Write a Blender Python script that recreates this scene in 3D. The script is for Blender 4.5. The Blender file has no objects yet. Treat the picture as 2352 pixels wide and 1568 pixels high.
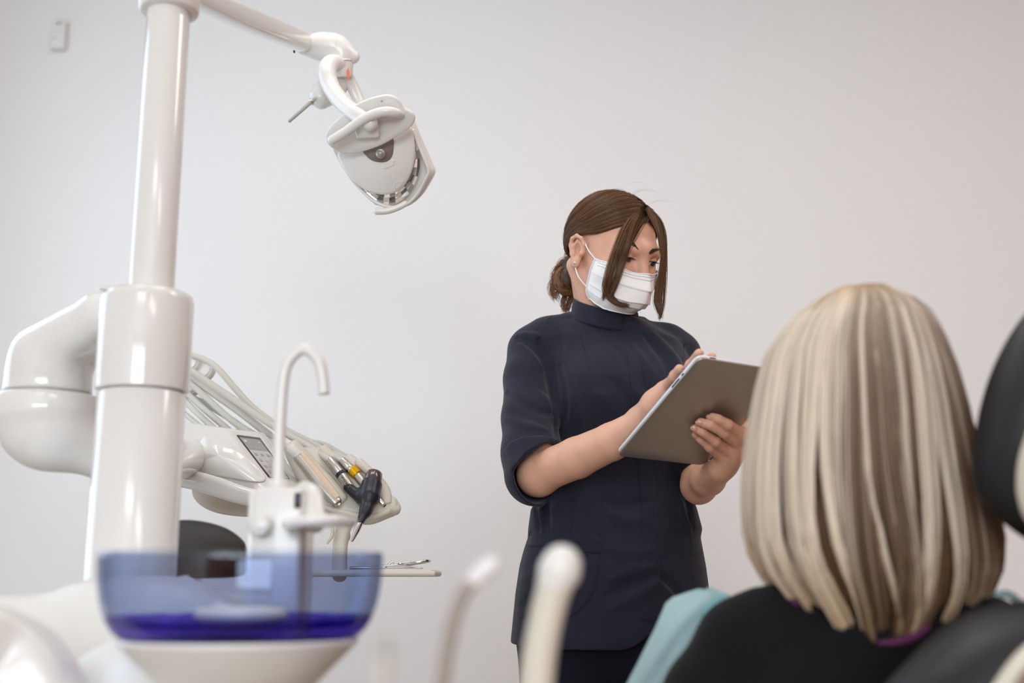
import bpy, bmesh, math, random
import numpy as np
from mathutils import Vector, Matrix, Quaternion
from mathutils.bvhtree import BVHTree
random.seed(7); rng = np.random.default_rng(7)
SC = bpy.context.scene
COL = SC.collection

# ------------------------------------------------------------------ camera
F = 2700.0                                  # focal length in pixels of the 2352 x 1568 frame
PITCH = math.atan(540.0 / F)
CAMZ = 0.95
FOCUS = 2.04
cd = bpy.data.cameras.new('camera'); cam = bpy.data.objects.new('camera', cd); COL.objects.link(cam)
cam.location = (0, 0, CAMZ); cam.rotation_euler = (math.pi / 2 + PITCH, 0, 0)
cd.sensor_width = 36.0; cd.lens = 36.0 * F / 2352.0; cd.clip_start = 0.02
cd.dof.use_dof = True; cd.dof.focus_distance = FOCUS; cd.dof.aperture_fstop = 2.4
SC.camera = cam

# ------------------------------------------------------------------ exposure, world, lights
SC.view_settings.view_transform = 'Standard'; SC.view_settings.look = 'None'
SC.view_settings.exposure = 0.06; SC.view_settings.gamma = 1.0
SC.view_settings.use_curve_mapping = False
wd = bpy.data.worlds.new('world'); SC.world = wd; wd.use_nodes = True
bg = wd.node_tree.nodes['Background']; bg.inputs[0].default_value = (0.72, 0.83, 1.0, 1); bg.inputs[1].default_value = 1.0

LAMPS = ((-.4, 1.7), (1.4, 1.7), (-.4, -1.6), (1.4, -1.6))
def area(name, loc, rot, sx, sy, power, color):
    l = bpy.data.lights.new(name, 'AREA'); l.shape = 'RECTANGLE'; l.size = sx; l.size_y = sy
    l.energy = power; l.color = color
    o = bpy.data.objects.new(name, l); COL.objects.link(o); o.location = loc; o.rotation_euler = rot
    return o
XL, XR, YB, YF, ZC = -1.735, 2.75, 3.6, -4.4, 3.06         # room: left, right, back, behind the camera, ceiling
area('daylight_left', (XL + 0.03, 2.35, 1.80), (0, -math.pi / 2, 0), 1.5, 1.3, 12, (0.68, 0.83, 1.0))
area('daylight_front', (0.0, YF + 0.03, 1.75), (math.pi / 2, 0, 0), 3.0, 1.7, 140, (0.84, 0.93, 1.0))
for lx, ly in LAMPS:
    area('ceiling_lamp_light', (lx, ly, ZC - 0.06), (0, 0, 0), 1.15, 0.55, 10, (1.0, 0.96, 0.91))

# ------------------------------------------------------------------ helpers
CP, SP = math.cos(PITCH), math.sin(PITCH)
def W(px, py, Y):
    """world point at distance Y in front of the camera wall plane seen at pixel (px, py)"""
    u = (px - 1176.0) / F; v = (784.0 - py) / F
    t = Y / (CP - v * SP)
    return Vector((u * t, Y, CAMZ + (SP + v * CP) * t))
def ray(px, py):
    u = (px - 1176.0) / F; v = (784.0 - py) / F
    return Vector((u, CP - v * SP, SP + v * CP)).normalized()
def onplane(px, py, p0, n):
    o = Vector((0, 0, CAMZ)); d = ray(px, py)
    return o + d * ((p0 - o).dot(n) / d.dot(n))
def depth(p): return p.y * CP + (p.z - CAMZ) * SP
def M(px, p): return px * depth(p) / F       # pixels -> metres at a point
def PX(p):
    d = depth(p); v = (p.z - CAMZ) * CP - p.y * SP
    return (1176 + F * p.x / d, 784 - F * v / d)

def lin(c):
    return tuple((x / 255 / 12.92 if x <= 10 else ((x / 255 + .055) / 1.055) ** 2.4) for x in c)

def mat(name, rgb, rough=0.5, metal=0.0, spec=0.5, var=0.0, vscale=20.0, bump=0.0, bscale=300.0, coat=0.0,
        sheen=0.0, attr=None, stretch=None, sss=0.0):
    m = bpy.data.materials.new(name); m.use_nodes = True
    nt = m.node_tree; N = nt.nodes; L = nt.links; b = N['Principled BSDF']
    c = lin(rgb); b.inputs['Base Color'].default_value = (*c, 1)
    b.inputs['Roughness'].default_value = rough; b.inputs['Metallic'].default_value = metal
    b.inputs['Specular IOR Level'].default_value = spec
    if coat: b.inputs['Coat Weight'].default_value = coat; b.inputs['Coat Roughness'].default_value = 0.08
    if sheen: b.inputs['Sheen Weight'].default_value = sheen; b.inputs['Sheen Roughness'].default_value = 0.5
    if sss:
        b.inputs['Subsurface Weight'].default_value = sss; b.inputs['Subsurface Radius'].default_value = (1, .35, .2)
        b.inputs['Subsurface Scale'].default_value = 0.006
    tc = N.new('ShaderNodeTexCoord')
    src = tc.outputs['Object']
    if stretch:
        mp = N.new('ShaderNodeMapping'); mp.inputs['Scale'].default_value = stretch
        L.new(src, mp.inputs[0]); src = mp.outputs[0]
    col = None
    if attr:
        a = N.new('ShaderNodeAttribute'); a.attribute_name = attr; col = a.outputs['Color']
    if var:
        n = N.new('ShaderNodeTexNoise'); n.inputs['Scale'].default_value = vscale; n.inputs['Detail'].default_value = 4
        L.new(src, n.inputs['Vector'])
        mx = N.new('ShaderNodeMix'); mx.data_type = 'RGBA'; mx.blend_type = 'MULTIPLY'
        mx.inputs[0].default_value = 1.0
        mr = N.new('ShaderNodeMapRange'); mr.inputs[1].default_value = .3; mr.inputs[2].default_value = .7
        mr.inputs[3].default_value = 1 - var; mr.inputs[4].default_value = 1 + var
        L.new(n.outputs['Fac'], mr.inputs[0]); L.new(mr.outputs[0], mx.inputs[7])
        if col: L.new(col, mx.inputs[6])
        else: mx.inputs[6].default_value = (*c, 1)
        col = mx.outputs[2]
    if col: L.new(col, b.inputs['Base Color'])
    if bump:
        n2 = N.new('ShaderNodeTexNoise'); n2.inputs['Scale'].default_value = bscale; n2.inputs['Detail'].default_value = 3
        L.new(src, n2.inputs['Vector'])
        bp = N.new('ShaderNodeBump'); bp.inputs['Strength'].default_value = bump; bp.inputs['Distance'].default_value = 0.002
        L.new(n2.outputs['Fac'], bp.inputs['Height']); L.new(bp.outputs[0], b.inputs['Normal'])
    return m

WL = {}                                       # world position of every object's origin
def link(o, parent=None):
    COL.objects.link(o)
    if parent is not None:
        o.parent = parent
        o.matrix_parent_inverse = Matrix.Translation(-Vector(WL[parent.name]))
def tag(o, label=None, cat=None, group=None, kind=None):
    if label: o['label'] = label
    if cat: o['category'] = cat
    if group: o['group'] = group
    if kind: o['kind'] = kind
    return o
def thing(name, loc, label, cat, group=None):
    o = bpy.data.objects.new(name, None); o.empty_display_size = 0.05
    o.location = loc; COL.objects.link(o); WL[o.name] = Vector(loc)
    return tag(o, label, cat, group)
def mesh(name, V, Fc, m, parent=None, smooth=True, label=None, sharp=None):
    V = np.asarray(V, float).reshape(-1, 3)
    c = (V.min(0) + V.max(0)) / 2
    me = bpy.data.meshes.new(name); me.from_pydata((V - c).tolist(), [], [list(map(int, f)) for f in Fc]); me.validate()
    bm = bmesh.new(); bm.from_mesh(me); bmesh.ops.recalc_face_normals(bm, faces=bm.faces); bm.to_mesh(me); bm.free()
    if smooth:
        me.polygons.foreach_set('use_smooth', [True] * len(me.polygons))
        if sharp: me.set_sharp_from_angle(angle=math.radians(sharp))
    for x in (m if isinstance(m, (list, tuple)) else [m]): me.materials.append(x)
    o = bpy.data.objects.new(name, me); link(o, parent); o.location = c
    WL[o.name] = Vector(c)
    if label: o['label'] = label
    return o
def bobj(name, bm, m, parent=None, smooth=True, sharp=35, label=None):
    bm.verts.index_update()
    V = [v.co[:] for v in bm.verts]; Fc = [[v.index for v in f.verts] for f in bm.faces]
    bm.free()
    return mesh(name, V, Fc, m, parent, smooth, label, sharp)

def spline(P, n=8):
    """Catmull-Rom through rows of P (any width)"""
    P = np.asarray(P, float)
    if len(P) < 3:
        t = np.linspace(0, 1, n + 1)[:, None]; return P[0] + (P[1] - P[0]) * t
    Q = np.vstack([2 * P[0] - P[1], P, 2 * P[-1] - P[-2]]); out = []
    for i in range(1, len(Q) - 2):
        for k in range(n):
            t = k / n; a, b, c, d = Q[i - 1:i + 3]
            out.append(.5 * ((2 * b) + (c - a) * t + (2 * a - 5 * b + 4 * c - d) * t * t + (3 * b - a - 3 * c + d) * t ** 3))
    out.append(P[-1]); return np.array(out)
def cspline(P, n=8):
    """closed Catmull-Rom"""
    P = np.asarray(P, float); k = len(P); out = []
    for i in range(k):
        a, b, c, d = P[i - 1], P[i], P[(i + 1) % k], P[(i + 2) % k]
        for j in range(n):
            t = j / n
            out.append(.5 * ((2 * b) + (c - a) * t + (2 * a - 5 * b + 4 * c - d) * t * t + (3 * b - a - 3 * c + d) * t ** 3))
    return np.array(out)

def grid_faces(nr, ns, closed=True):
    f = []
    for i in range(nr - 1):
        for j in range(ns if closed else ns - 1):
            k = (j + 1) % ns
            f.append((i * ns + j, i * ns + k, (i + 1) * ns + k, (i + 1) * ns + j))
    return f
def frames(P, up=(0, 0, 1)):
    P = np.asarray(P, float); T = np.gradient(P, axis=0); T /= np.linalg.norm(T, axis=1)[:, None] + 1e-12
    N = np.zeros_like(P); u = np.asarray(up, float)
    if abs(T[0] @ u) > .95: u = np.array([1., 0, 0]) if abs(T[0][0]) < .9 else np.array([0, 1., 0])
    n = u - T[0] * (T[0] @ u); n /= np.linalg.norm(n); N[0] = n
    for i in range(1, len(P)):
        n = n - T[i] * (T[i] @ n); n /= np.linalg.norm(n); N[i] = n
    return T, N, np.cross(T, N)
def tube_vf(P, R, seg=16, cap=True, sq=2.0, up=(0, 0, 1), rnd=True):
    """tube along P; R scalar / list of r or (r_normal, r_binormal); sq>2 squares the section; round end caps"""
    P = np.asarray(P, float); n = len(P)
    R = np.broadcast_to(np.asarray(R, float).reshape(-1, 1) if np.ndim(R) < 2 else np.asarray(R, float), (n, 2) if np.ndim(R) == 2 else (n, 1))
    R = np.repeat(R, 2, 1) if R.shape[1] == 1 else R
    T, N, B = frames(P, up)
    if rnd and cap:
        k = 4; r0 = R[0].min(); r1 = R[-1].min(); pre = []; post = []
        for i in range(k):
            a = (i + .15) / k * math.pi / 2
            pre.append((P[0] - T[0] * r0 * math.cos(a), R[0] * math.sin(a), T[0], N[0], B[0]))
            post.append((P[-1] + T[-1] * r1 * math.cos(a), R[-1] * math.sin(a), T[-1], N[-1], B[-1]))
        post.reverse()
        P = np.vstack([[x[0] for x in pre], P, [x[0] for x in post]]); R = np.vstack([[x[1] for x in pre], R, [x[1] for x in post]])
        N = np.vstack([[x[3] for x in pre], N, [x[3] for x in post]]); B = np.vstack([[x[4] for x in pre], B, [x[4] for x in post]])
    a = np.linspace(0, 2 * math.pi, seg, endpoint=False)
    ca = np.sign(np.cos(a)) * np.abs(np.cos(a)) ** (2 / sq); sa = np.sign(np.sin(a)) * np.abs(np.sin(a)) ** (2 / sq)
    V = P[:, None] + R[:, 0, None, None] * ca[None, :, None] * N[:, None] + R[:, 1, None, None] * sa[None, :, None] * B[:, None]
    Fc = grid_faces(len(P), seg)
    if cap: Fc += [tuple(range(seg))[::-1], tuple((len(P) - 1) * seg + j for j in range(seg))]
    return V.reshape(-1, 3), Fc
def tube(name, P, R, m, parent=None, n=8, seg=16, sq=2.0, up=(0, 0, 1), rnd=True, label=None, sharp=None):
    P = np.asarray([tuple(p) for p in P], float); R = np.asarray(R, float)
    if R.ndim == 0: R = np.full(len(P), float(R))
    w = R.reshape(len(P), -1); S = spline(np.hstack([P, w]), n) if n > 1 else np.hstack([P, w])
    rr = np.maximum(S[:, 3:], 1e-5)
    V, Fc = tube_vf(S[:, :3], rr if rr.shape[1] == 2 else rr[:, 0], seg, True, sq, up, rnd)
    return mesh(name, V, Fc, m, parent, True, label, sharp)
def lathe_vf(prof, o, ax, seg=32):
    o = np.asarray(o, float); ax = np.asarray(ax, float); ax /= np.linalg.norm(ax)
    u = np.array([0, 0, 1.]) if abs(ax[2]) < .9 else np.array([1., 0, 0])
    u = u - ax * (u @ ax); u /= np.linalg.norm(u); v = np.cross(ax, u)
    a = np.linspace(0, 2 * math.pi, seg, endpoint=False)
    V = [o + ax * h + max(r, 1e-5) * (np.cos(t) * u + np.sin(t) * v) for r, h in prof for t in a]
    Fc = grid_faces(len(prof), seg)
    Fc += [tuple(range(seg))[::-1], tuple((len(prof) - 1) * seg + j for j in range(seg))]
    return np.array(V), Fc
def lathe(name, prof, o, ax, m, parent=None, seg=32, label=None, sharp=40):
    V, Fc = lathe_vf(prof, o, ax, seg)
    return mesh(name, V, Fc, m, parent, True, label, sharp)
def cyl(name, a, b, r, m, parent=None, r2=None, bev=None, seg=28, label=None):
    a = np.array(a); b = np.array(b); h = np.linalg.norm(b - a); r2 = r if r2 is None else r2
    e = bev if bev is not None else min(r, r2, h) * .12
    return lathe(name, [(r - e, 0), (r - e * .3, e * .3), (r, e), (r2, h - e), (r2 - e * .3, h - e * .3), (r2 - e, h)], a, b - a, m, parent, seg, label, 50)
def box_bm(lo, hi, bev=0.0, segs=3):
    bm = bmesh.new(); lo = Vector(lo); hi = Vector(hi)
    bmesh.ops.create_cube(bm, size=1.0)
    for v in bm.verts: v.co = Vector(((lo.x + hi.x) / 2 + v.co.x * (hi.x - lo.x), (lo.y + hi.y) / 2 + v.co.y * (hi.y - lo.y), (lo.z + hi.z) / 2 + v.co.z * (hi.z - lo.z)))
    if bev: bmesh.ops.bevel(bm, geom=list(bm.edges), offset=bev, segments=segs, profile=.5, affect='EDGES')
    return bm
def box(name, lo, hi, m, parent=None, bev=0.0, segs=3, label=None):
    return bobj(name, box_bm(lo, hi, bev, segs), m, parent, True, 35, label)
def hull(name, pts, m, parent=None, bev=0.01, segs=4, label=None):
    bm = bmesh.new()
    for p in pts: bm.verts.new(p)
    r = bmesh.ops.convex_hull(bm, input=list(bm.verts))
    bmesh.ops.delete(bm, geom=[g for g in set(r['geom_interior'] + r['geom_unused']) if isinstance(g, bmesh.types.BMVert)], context='VERTS')
    bmesh.ops.dissolve_limit(bm, angle_limit=math.radians(9), verts=list(bm.verts), edges=list(bm.edges))
    if bev: bmesh.ops.bevel(bm, geom=list(bm.edges), offset=bev, segments=segs, profile=.5, affect='EDGES', clamp_overlap=True)
    return bobj(name, bm, m, parent, True, 50, label)
def plate(name, outline, n, t, m, parent=None, dome=0.0, rim=None, label=None, rings=5, smooth=6, sharp=50):
    """closed outline (3D, near-planar), thickness t along n with a rounded edge; dome bulges the front"""
    P = np.array([tuple(p) for p in outline], float); n = np.array(n, float); n /= np.linalg.norm(n)
    if smooth: P = cspline(P, smooth)
    c = P.mean(0); e = rim if rim is not None else t * .5
    sc = np.linalg.norm(P - c, axis=1).mean()
    rows = []
    rows.append((1 - e / sc, 0)); rows.append((1 - .3 * e / sc, .3 * e)); rows.append((1, e)); rows.append((1, t - e) if t > 2 * e + 1e-6 else (1, t * .501))
    rows.append((1 - .3 * e / sc, t - .3 * e)); rows.append((1 - e / sc, t))
    for k in range(1, rings + 1):
        f = 1 - k / (rings + .4); s = (1 - e / sc) * f
        rows.append((s, t + dome * (1 - f * f)))
    V = np.concatenate([c + (P - c) * s + n * h for s, h in rows])
    k = len(P); Fc = grid_faces(len(rows), k) + [tuple(range(k))[::-1], tuple((len(rows) - 1) * k + j for j in range(k))]
    return mesh(name, V, Fc, m, parent, True, label, sharp)

# ---- signed distance modelling, meshed with surface nets
class SDF:
    def __init__(s, lo, hi, h):
        s.lo = np.array(lo, float); s.h = h; s.n = np.ceil((np.array(hi) - s.lo) / h).astype(int) + 1
        s.v = np.full(s.n, 0.08, np.float32)
    def win(s, lo, hi):
        a = np.clip(np.floor((np.array(lo) - s.lo) / s.h).astype(int), 0, s.n); b = np.clip(np.ceil((np.array(hi) - s.lo) / s.h).astype(int) + 1, 0, s.n)
        if (b <= a).any(): return None
        sl = tuple(slice(x, y) for x, y in zip(a, b))
        X = (s.lo[0] + s.h * np.arange(a[0], b[0], dtype=np.float32))[:, None, None]
        Y = (s.lo[1] + s.h * np.arange(a[1], b[1], dtype=np.float32))[None, :, None]
        Z = (s.lo[2] + s.h * np.arange(a[2], b[2], dtype=np.float32))[None, None, :]
        return sl, X, Y, Z
    def op(s, lo, hi, fn, k, mode):
        w = s.win(np.array(lo) - k - .012, np.array(hi) + k + .012)
        if w is None: return
        sl, X, Y, Z = w; d = fn(X, Y, Z).astype(np.float32); a = s.v[sl]
        if mode == 'sub': a = -a
        if k > 0:
            hh = np.maximum(k - np.abs(a - d), 0) / k; r = np.minimum(a, d) - hh * hh * k * .25
        else: r = np.minimum(a, d)
        s.v[sl] = -r if mode == 'sub' else r
    def cone(s, a, b, r1, r2, k=0.0, mode='add'):
        a = np.array(tuple(a), float); b = np.array(tuple(b), float); m = max(r1, r2); ab = b - a; L2 = float(ab @ ab) + 1e-12
        def fn(X, Y, Z):
            px, py, pz = X - a[0], Y - a[1], Z - a[2]
            t = np.clip((px * ab[0] + py * ab[1] + pz * ab[2]) / L2, 0, 1)
            return np.sqrt((px - t * ab[0]) ** 2 + (py - t * ab[1]) ** 2 + (pz - t * ab[2]) ** 2) - (r1 + (r2 - r1) * t)
        s.op(np.minimum(a, b) - m, np.maximum(a, b) + m, fn, k, mode)
    def chain(s, P, R, k=0.0, mode='add'):
        for i in range(len(P) - 1): s.cone(P[i], P[i + 1], R[i], R[i + 1], k, mode)
    def ell(s, c, r, rot=None, k=0.0, mode='add'):
        c = np.array(tuple(c), float); r = np.array(r, float); A = np.eye(3) if rot is None else np.array(rot, float)[:3, :3]
        ext = np.sqrt(((A * r) ** 2).sum(1))
        def fn(X, Y, Z):
            px, py, pz = X - c[0], Y - c[1], Z - c[2]
            q = [A[0, i] * px + A[1, i] * py + A[2, i] * pz for i in range(3)]
            k0 = np.sqrt(sum((q[i] / r[i]) ** 2 for i in range(3))); k1 = np.sqrt(sum((q[i] / r[i] ** 2) ** 2 for i in range(3)))
            return k0 * (k0 - 1) / np.maximum(k1, 1e-6)
        s.op(c - ext, c + ext, fn, k, mode)
    def rbox(s, c, half, rad, rot=None, k=0.0, mode='add'):
        c = np.array(tuple(c), float); hb = np.array(half, float); A = np.eye(3) if rot is None else np.array(rot, float)[:3, :3]
        ext = (np.abs(A) * hb).sum(1)
        def fn(X, Y, Z):
            px, py, pz = X - c[0], Y - c[1], Z - c[2]
            q = [np.abs(A[0, i] * px + A[1, i] * py + A[2, i] * pz) - (hb[i] - rad) for i in range(3)]
            return np.sqrt(sum(np.maximum(x, 0) ** 2 for x in q)) + np.minimum(np.maximum(np.maximum(q[0], q[1]), q[2]), 0) - rad
        s.op(c - ext, c + ext, fn, k, mode)
    def plane_cut(s, p, n, lo, hi, k=0.0):
        p = np.array(tuple(p), float); n = np.array(tuple(n), float); n /= np.linalg.norm(n)
        s.op(lo, hi, lambda X, Y, Z: -((X - p[0]) * n[0] + (Y - p[1]) * n[1] + (Z - p[2]) * n[2]), k, 'sub')
    def ridge(s, P, amp, wid):
        """raise (amp>0) or groove the surface along a polyline"""
        P = np.array([tuple(p) for p in P], float)
        w = s.win(P.min(0) - 3 * wid, P.max(0) + 3 * wid)
        if w is None: return
        sl, X, Y, Z = w; D = None
        for i in range(len(P) - 1):
            a, ab = P[i], P[i + 1] - P[i]; L2 = ab @ ab + 1e-12
            px, py, pz = X - a[0], Y - a[1], Z - a[2]
            t = np.clip((px * ab[0] + py * ab[1] + pz * ab[2]) / L2, 0, 1)
            d = (px - t * ab[0]) ** 2 + (py - t * ab[1]) ** 2 + (pz - t * ab[2]) ** 2
            g = (i + t) / (len(P) - 1); d = d / (wid * (.35 + .65 * np.sin(np.pi * np.clip(g, .02, .98)))) ** 2
            D = d if D is None else np.minimum(D, d)
        s.v[sl] -= (amp * np.exp(-D)).astype(np.float32)
    def extract(s):
        v = s.v; ins = v < 0
        n = np.array(v.shape) - 1
        cnt = np.zeros(n, np.uint8)
        for i in (0, 1):
            for j in (0, 1):
                for k in (0, 1): cnt += ins[i:n[0] + i, j:n[1] + j, k:n[2] + k]
        I = np.argwhere((cnt > 0) & (cnt < 8)); idx = np.full(n, -1, np.int32); idx[tuple(I.T)] = np.arange(len(I))
        C = np.zeros((len(I), 3)); cn = np.zeros(len(I))
        offs = [(i, j, k) for i in (0, 1) for j in (0, 1) for k in (0, 1)]
        vals = {o: v[I[:, 0] + o[0], I[:, 1] + o[1], I[:, 2] + o[2]].astype(float) for o in offs}
        for a in offs:
            for ax in range(3):
                if a[ax]: continue
                b = list(a); b[ax] = 1; b = tuple(b); va, vb = vals[a], vals[b]; mk = (va < 0) != (vb < 0)
                t = np.where(mk, va / np.where(mk, va - vb, 1), 0)
                pt = np.array(a, float)[None] + np.zeros((len(I), 1)); pt[:, ax] += t
                C += pt * mk[:, None]; cn += mk
        V = s.lo + s.h * (I + C / np.maximum(cn, 1)[:, None])
        Fs = []
        for ax in range(3):
            o = [q for q in range(3) if q != ax]
            sl0 = [slice(None)] * 3; sl1 = [slice(None)] * 3; sl0[ax] = slice(0, -1); sl1[ax] = slice(1, None)
            E = np.argwhere(ins[tuple(sl0)] != ins[tuple(sl1)])
            E = E[(E[:, o[0]] > 0) & (E[:, o[1]] > 0) & (E[:, o[0]] < n[o[0]]) & (E[:, o[1]] < n[o[1]])]
            q = []
            for da, db in ((0, 0), (1, 0), (1, 1), (0, 1)):
                c = E.copy(); c[:, o[0]] -= da; c[:, o[1]] -= db; q.append(idx[tuple(c.T)])
            q = np.stack(q, 1); fl = ins[tuple(E.T)] ^ (ax == 1)
            q[~fl] = q[~fl][:, ::-1]; Fs.append(q)
        Fq = np.concatenate(Fs); Fq = Fq[(Fq >= 0).all(1)]
        return V, Fq
def relax(V, Fq, it=2, lam=.5):
    e = np.concatenate([Fq[:, [0, 1]], Fq[:, [1, 2]], Fq[:, [2, 3]], Fq[:, [3, 0]]]); n = len(V)
    for _ in range(it):
        S = np.zeros_like(V); c = np.zeros(n)
        for a, b in ((0, 1), (1, 0)):
            for ax in range(3): S[:, ax] += np.bincount(e[:, a], V[e[:, b], ax], n)
            c += np.bincount(e[:, a], minlength=n)
        V = V + lam * (S / np.maximum(c, 1)[:, None] - V)
    return V
def fast_mesh(name, V, Fq, m, parent=None, smooth=True, label=None, uvw=None, colors=None):
    V = np.asarray(V, float); Fq = np.asarray(Fq, np.int32); c = (V.min(0) + V.max(0)) / 2; k = Fq.shape[1]
    me = bpy.data.meshes.new(name); me.vertices.add(len(V)); me.vertices.foreach_set('co', (V - c).astype(np.float32).ravel())
    me.loops.add(Fq.size); me.loops.foreach_set('vertex_index', Fq.ravel())
    me.polygons.add(len(Fq)); me.polygons.foreach_set('loop_start', np.arange(0, Fq.size, k, dtype=np.int32))
    me.polygons.foreach_set('use_smooth', np.full(len(Fq), smooth)); me.update(calc_edges=True)
    if colors is not None:
        a = me.color_attributes.new('tint', 'FLOAT_COLOR', 'POINT'); a.data.foreach_set('color', np.hstack([colors, np.ones((len(V), 1))]).astype(np.float32).ravel())
    for x in (m if isinstance(m, (list, tuple)) else [m]): me.materials.append(x)
    o = bpy.data.objects.new(name, me); link(o, parent); o.location = c; WL[o.name] = Vector(c)
    if label: o['label'] = label
    return o
def sdf_obj(name, s, m, parent=None, it=2, label=None):
    V, Fq = s.extract(); V = relax(V, Fq, it)
    return fast_mesh(name, V, Fq, m, parent, True, label)
def bvh(o):
    me = o.data; off = WL[o.name]
    return BVHTree.FromPolygons([v.co + off for v in me.vertices], [p.vertices[:] for p in me.polygons])
def hit(tree, px, py, lift=0.0):
    o = Vector((0, 0, CAMZ)); d = ray(px, py)
    r = tree.ray_cast(o, d)
    return None if r[0] is None else r[0] + r[1] * lift * (1 if r[1].dot(d) < 0 else -1)
def drape(tree, pts, lift=0.0, n=6):
    """pixel polyline laid on a surface"""
    S = spline(np.array(pts, float), n); out = []
    for x, y in S:
        h = hit(tree, x, y, lift)
        if h is not None: out.append(h)
    return out
def strip_on(name, tree, pts, r, m, parent, lift=0.0, n=6, seg=6, label=None):
    P = drape(tree, pts, lift, n)
    if len(P) < 3: return None
    A = np.array([tuple(p) for p in P]); A[1:-1] = (A[:-2] + 2 * A[1:-1] + A[2:]) / 4
    V, Fc = tube_vf(A, r, seg); return mesh(name, V, Fc, m, parent)
def patch_on(name, tree, outline, thick, m, parent, step=7, label=None):
    """a cloth or print patch following a surface inside a pixel outline"""
    P = np.array(outline, float); x0, y0 = P.min(0); x1, y1 = P.max(0)
    nx = int((x1 - x0) / step) + 2; ny = int((y1 - y0) / step) + 2
    # map a unit grid onto the outline rows
    rows = []
    for j in range(ny):
        y = y0 + .3 + (y1 - y0 - .6) * j / (ny - 1); xs = []
        for i in range(len(P)):
            (ax, ay), (bx, by) = P[i], P[(i + 1) % len(P)]
            if (ay <= y) != (by <= y): xs.append(ax + (bx - ax) * (y - ay) / (by - ay))
        rows.append((min(xs), max(xs), y))
    top, ok = [], True
    for a, b, y in rows:
        for i in range(nx):
            h = hit(tree, a + (b - a) * i / (nx - 1), y)
            top.append(h)
    last = next(h for h in top if h is not None)
    fill = []
    for h in top: last = h if h is not None else last; fill.append(last)
    V = np.array([tuple(h) for h in fill]); cam0 = np.array([0, 0, CAMZ])
    d = cam0 - V; d /= np.linalg.norm(d, axis=1)[:, None]
    j, i = np.divmod(np.arange(nx * ny), nx); edge = (i == 0) | (i == nx - 1) | (j == 0) | (j == ny - 1)
    Vt = V + d * np.where(edge, thick * .45, thick)[:, None]; Vb = V - d * thick * .6
    f = grid_faces(ny, nx, False); o = nx * ny; Fc = list(f) + [tuple(q + o for q in reversed(x)) for x in f]
    bd = [k for k in range(nx)] + [k * nx + nx - 1 for k in range(1, ny)] + [(ny - 1) * nx + k for k in range(nx - 2, -1, -1)] + [k * nx for k in range(ny - 2, 0, -1)]
    for q in range(len(bd)): a, b = bd[q], bd[(q + 1) % len(bd)]; Fc.append((a, a + o, b + o, b))
    return mesh(name, np.vstack([Vt, Vb]), Fc, m, parent, True, label)

# ------------------------------------------------------------------ materials
m_wall = mat('wall_paint', (242, 241, 240), .6, spec=.3, bump=.05, bscale=160)
m_ceil = mat('ceiling_paint', (240, 240, 238), .8)
m_floor = mat('floor_vinyl', (168, 150, 132), .45, var=.04, vscale=6)
m_wood = mat('warm_wood', (152, 86, 38), .45, var=.25, vscale=3, stretch=(1, 1, 9))
m_white = mat('white_plastic', (231, 230, 226), .28, coat=.3)
m_white_s = mat('white_gloss_enamel', (231, 230, 227), .16, coat=.6)
m_cream = mat('cream_plastic', (214, 208, 194), .38)
m_hose = mat('hose_rubber', (204, 201, 191), .5)
m_grey = mat('grey_plastic', (176, 174, 168), .4)
m_seal = mat('dark_seal', (40, 38, 38), .6)
m_steel = mat('steel', (205, 203, 200), .22, metal=1, var=.06, vscale=60)
m_steelm = mat('satin_steel', (200, 197, 192), .36, metal=1)
m_tan = mat('tan_metal', (214, 194, 172), .4, metal=.3)
m_gold = mat('gold_ring', (240, 186, 30), .25, metal=.8)
m_blackp = mat('black_plastic', (30, 32, 42), .38)
m_blackl = mat('black_leatherette', (18, 19, 25), .46, bump=.15, bscale=500)
m_stool = mat('stool_leatherette', (50, 46, 44), .55, bump=.2, bscale=500)
m_alu = mat('brushed_aluminium', (180, 174, 166), .46, metal=.85, var=.03, vscale=300)
m_skin = mat('skin', (222, 172, 146), .5, var=.05, vscale=45, bump=.07, bscale=420, sss=.15)
m_navy = mat('navy_cotton', (30, 32, 47), .85, spec=.25, var=.12, vscale=30, bump=.25, bscale=1400, sheen=.12)
m_navy2 = mat('navy_cotton_edge', (34, 36, 54), .85, spec=.25)
m_trouser = mat('dark_navy_cotton', (20, 24, 36), .9, spec=.2)

# ------------------------------------------------------------------ the room
def struct(name, bm, m): return tag(bobj(name, bm, m, None, True, 35), kind='structure')
def wall(name, lo, hi, m): return tag(box(name, lo, hi, m), kind='structure')
t = .12
wall('floor', (XL - t, YF - t, -.1), (XR + t, YB + t, 0), m_floor)
wall('ceiling', (XL - t, YF - t, ZC), (XR + t, YB + t, ZC + .1), m_ceil)
wall('wall_back', (XL - t, YB, 0), (XR + t, YB + t, ZC), m_wall)
wall('wall_right', (XR, YF, 0), (XR + t, YB, ZC), m_wood)
def wall_hole(name, axis, at, a0, a1, h0, h1, lo, hi, m):
    bm = bmesh.new()
    for (p0, p1, z0, z1) in ((lo, a0, 0, ZC), (a1, hi, 0, ZC), (a0, a1, 0, h0), (a0, a1, h1, ZC)):
        if axis == 'x': q = box_bm((at - t, p0, z0), (at, p1, z1))
        else: q = box_bm((p0, at - t, z0), (p1, at, z1))
        me = bpy.data.meshes.new('x'); q.to_mesh(me); q.free(); bm.from_mesh(me); bpy.data.meshes.remove(me)
    return struct(name, bm, m)
wall_hole('wall_left', 'x', XL, 1.65, 3.05, 1.0, 2.6, YF, YB, m_wall)
wall_hole('wall_front', 'y', YF, -1.5, 1.5, .9, 2.6, XL - t, XR + t, m_wood)
m_glass = bpy.data.materials.new('window_glass'); m_glass.use_nodes = True
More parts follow.
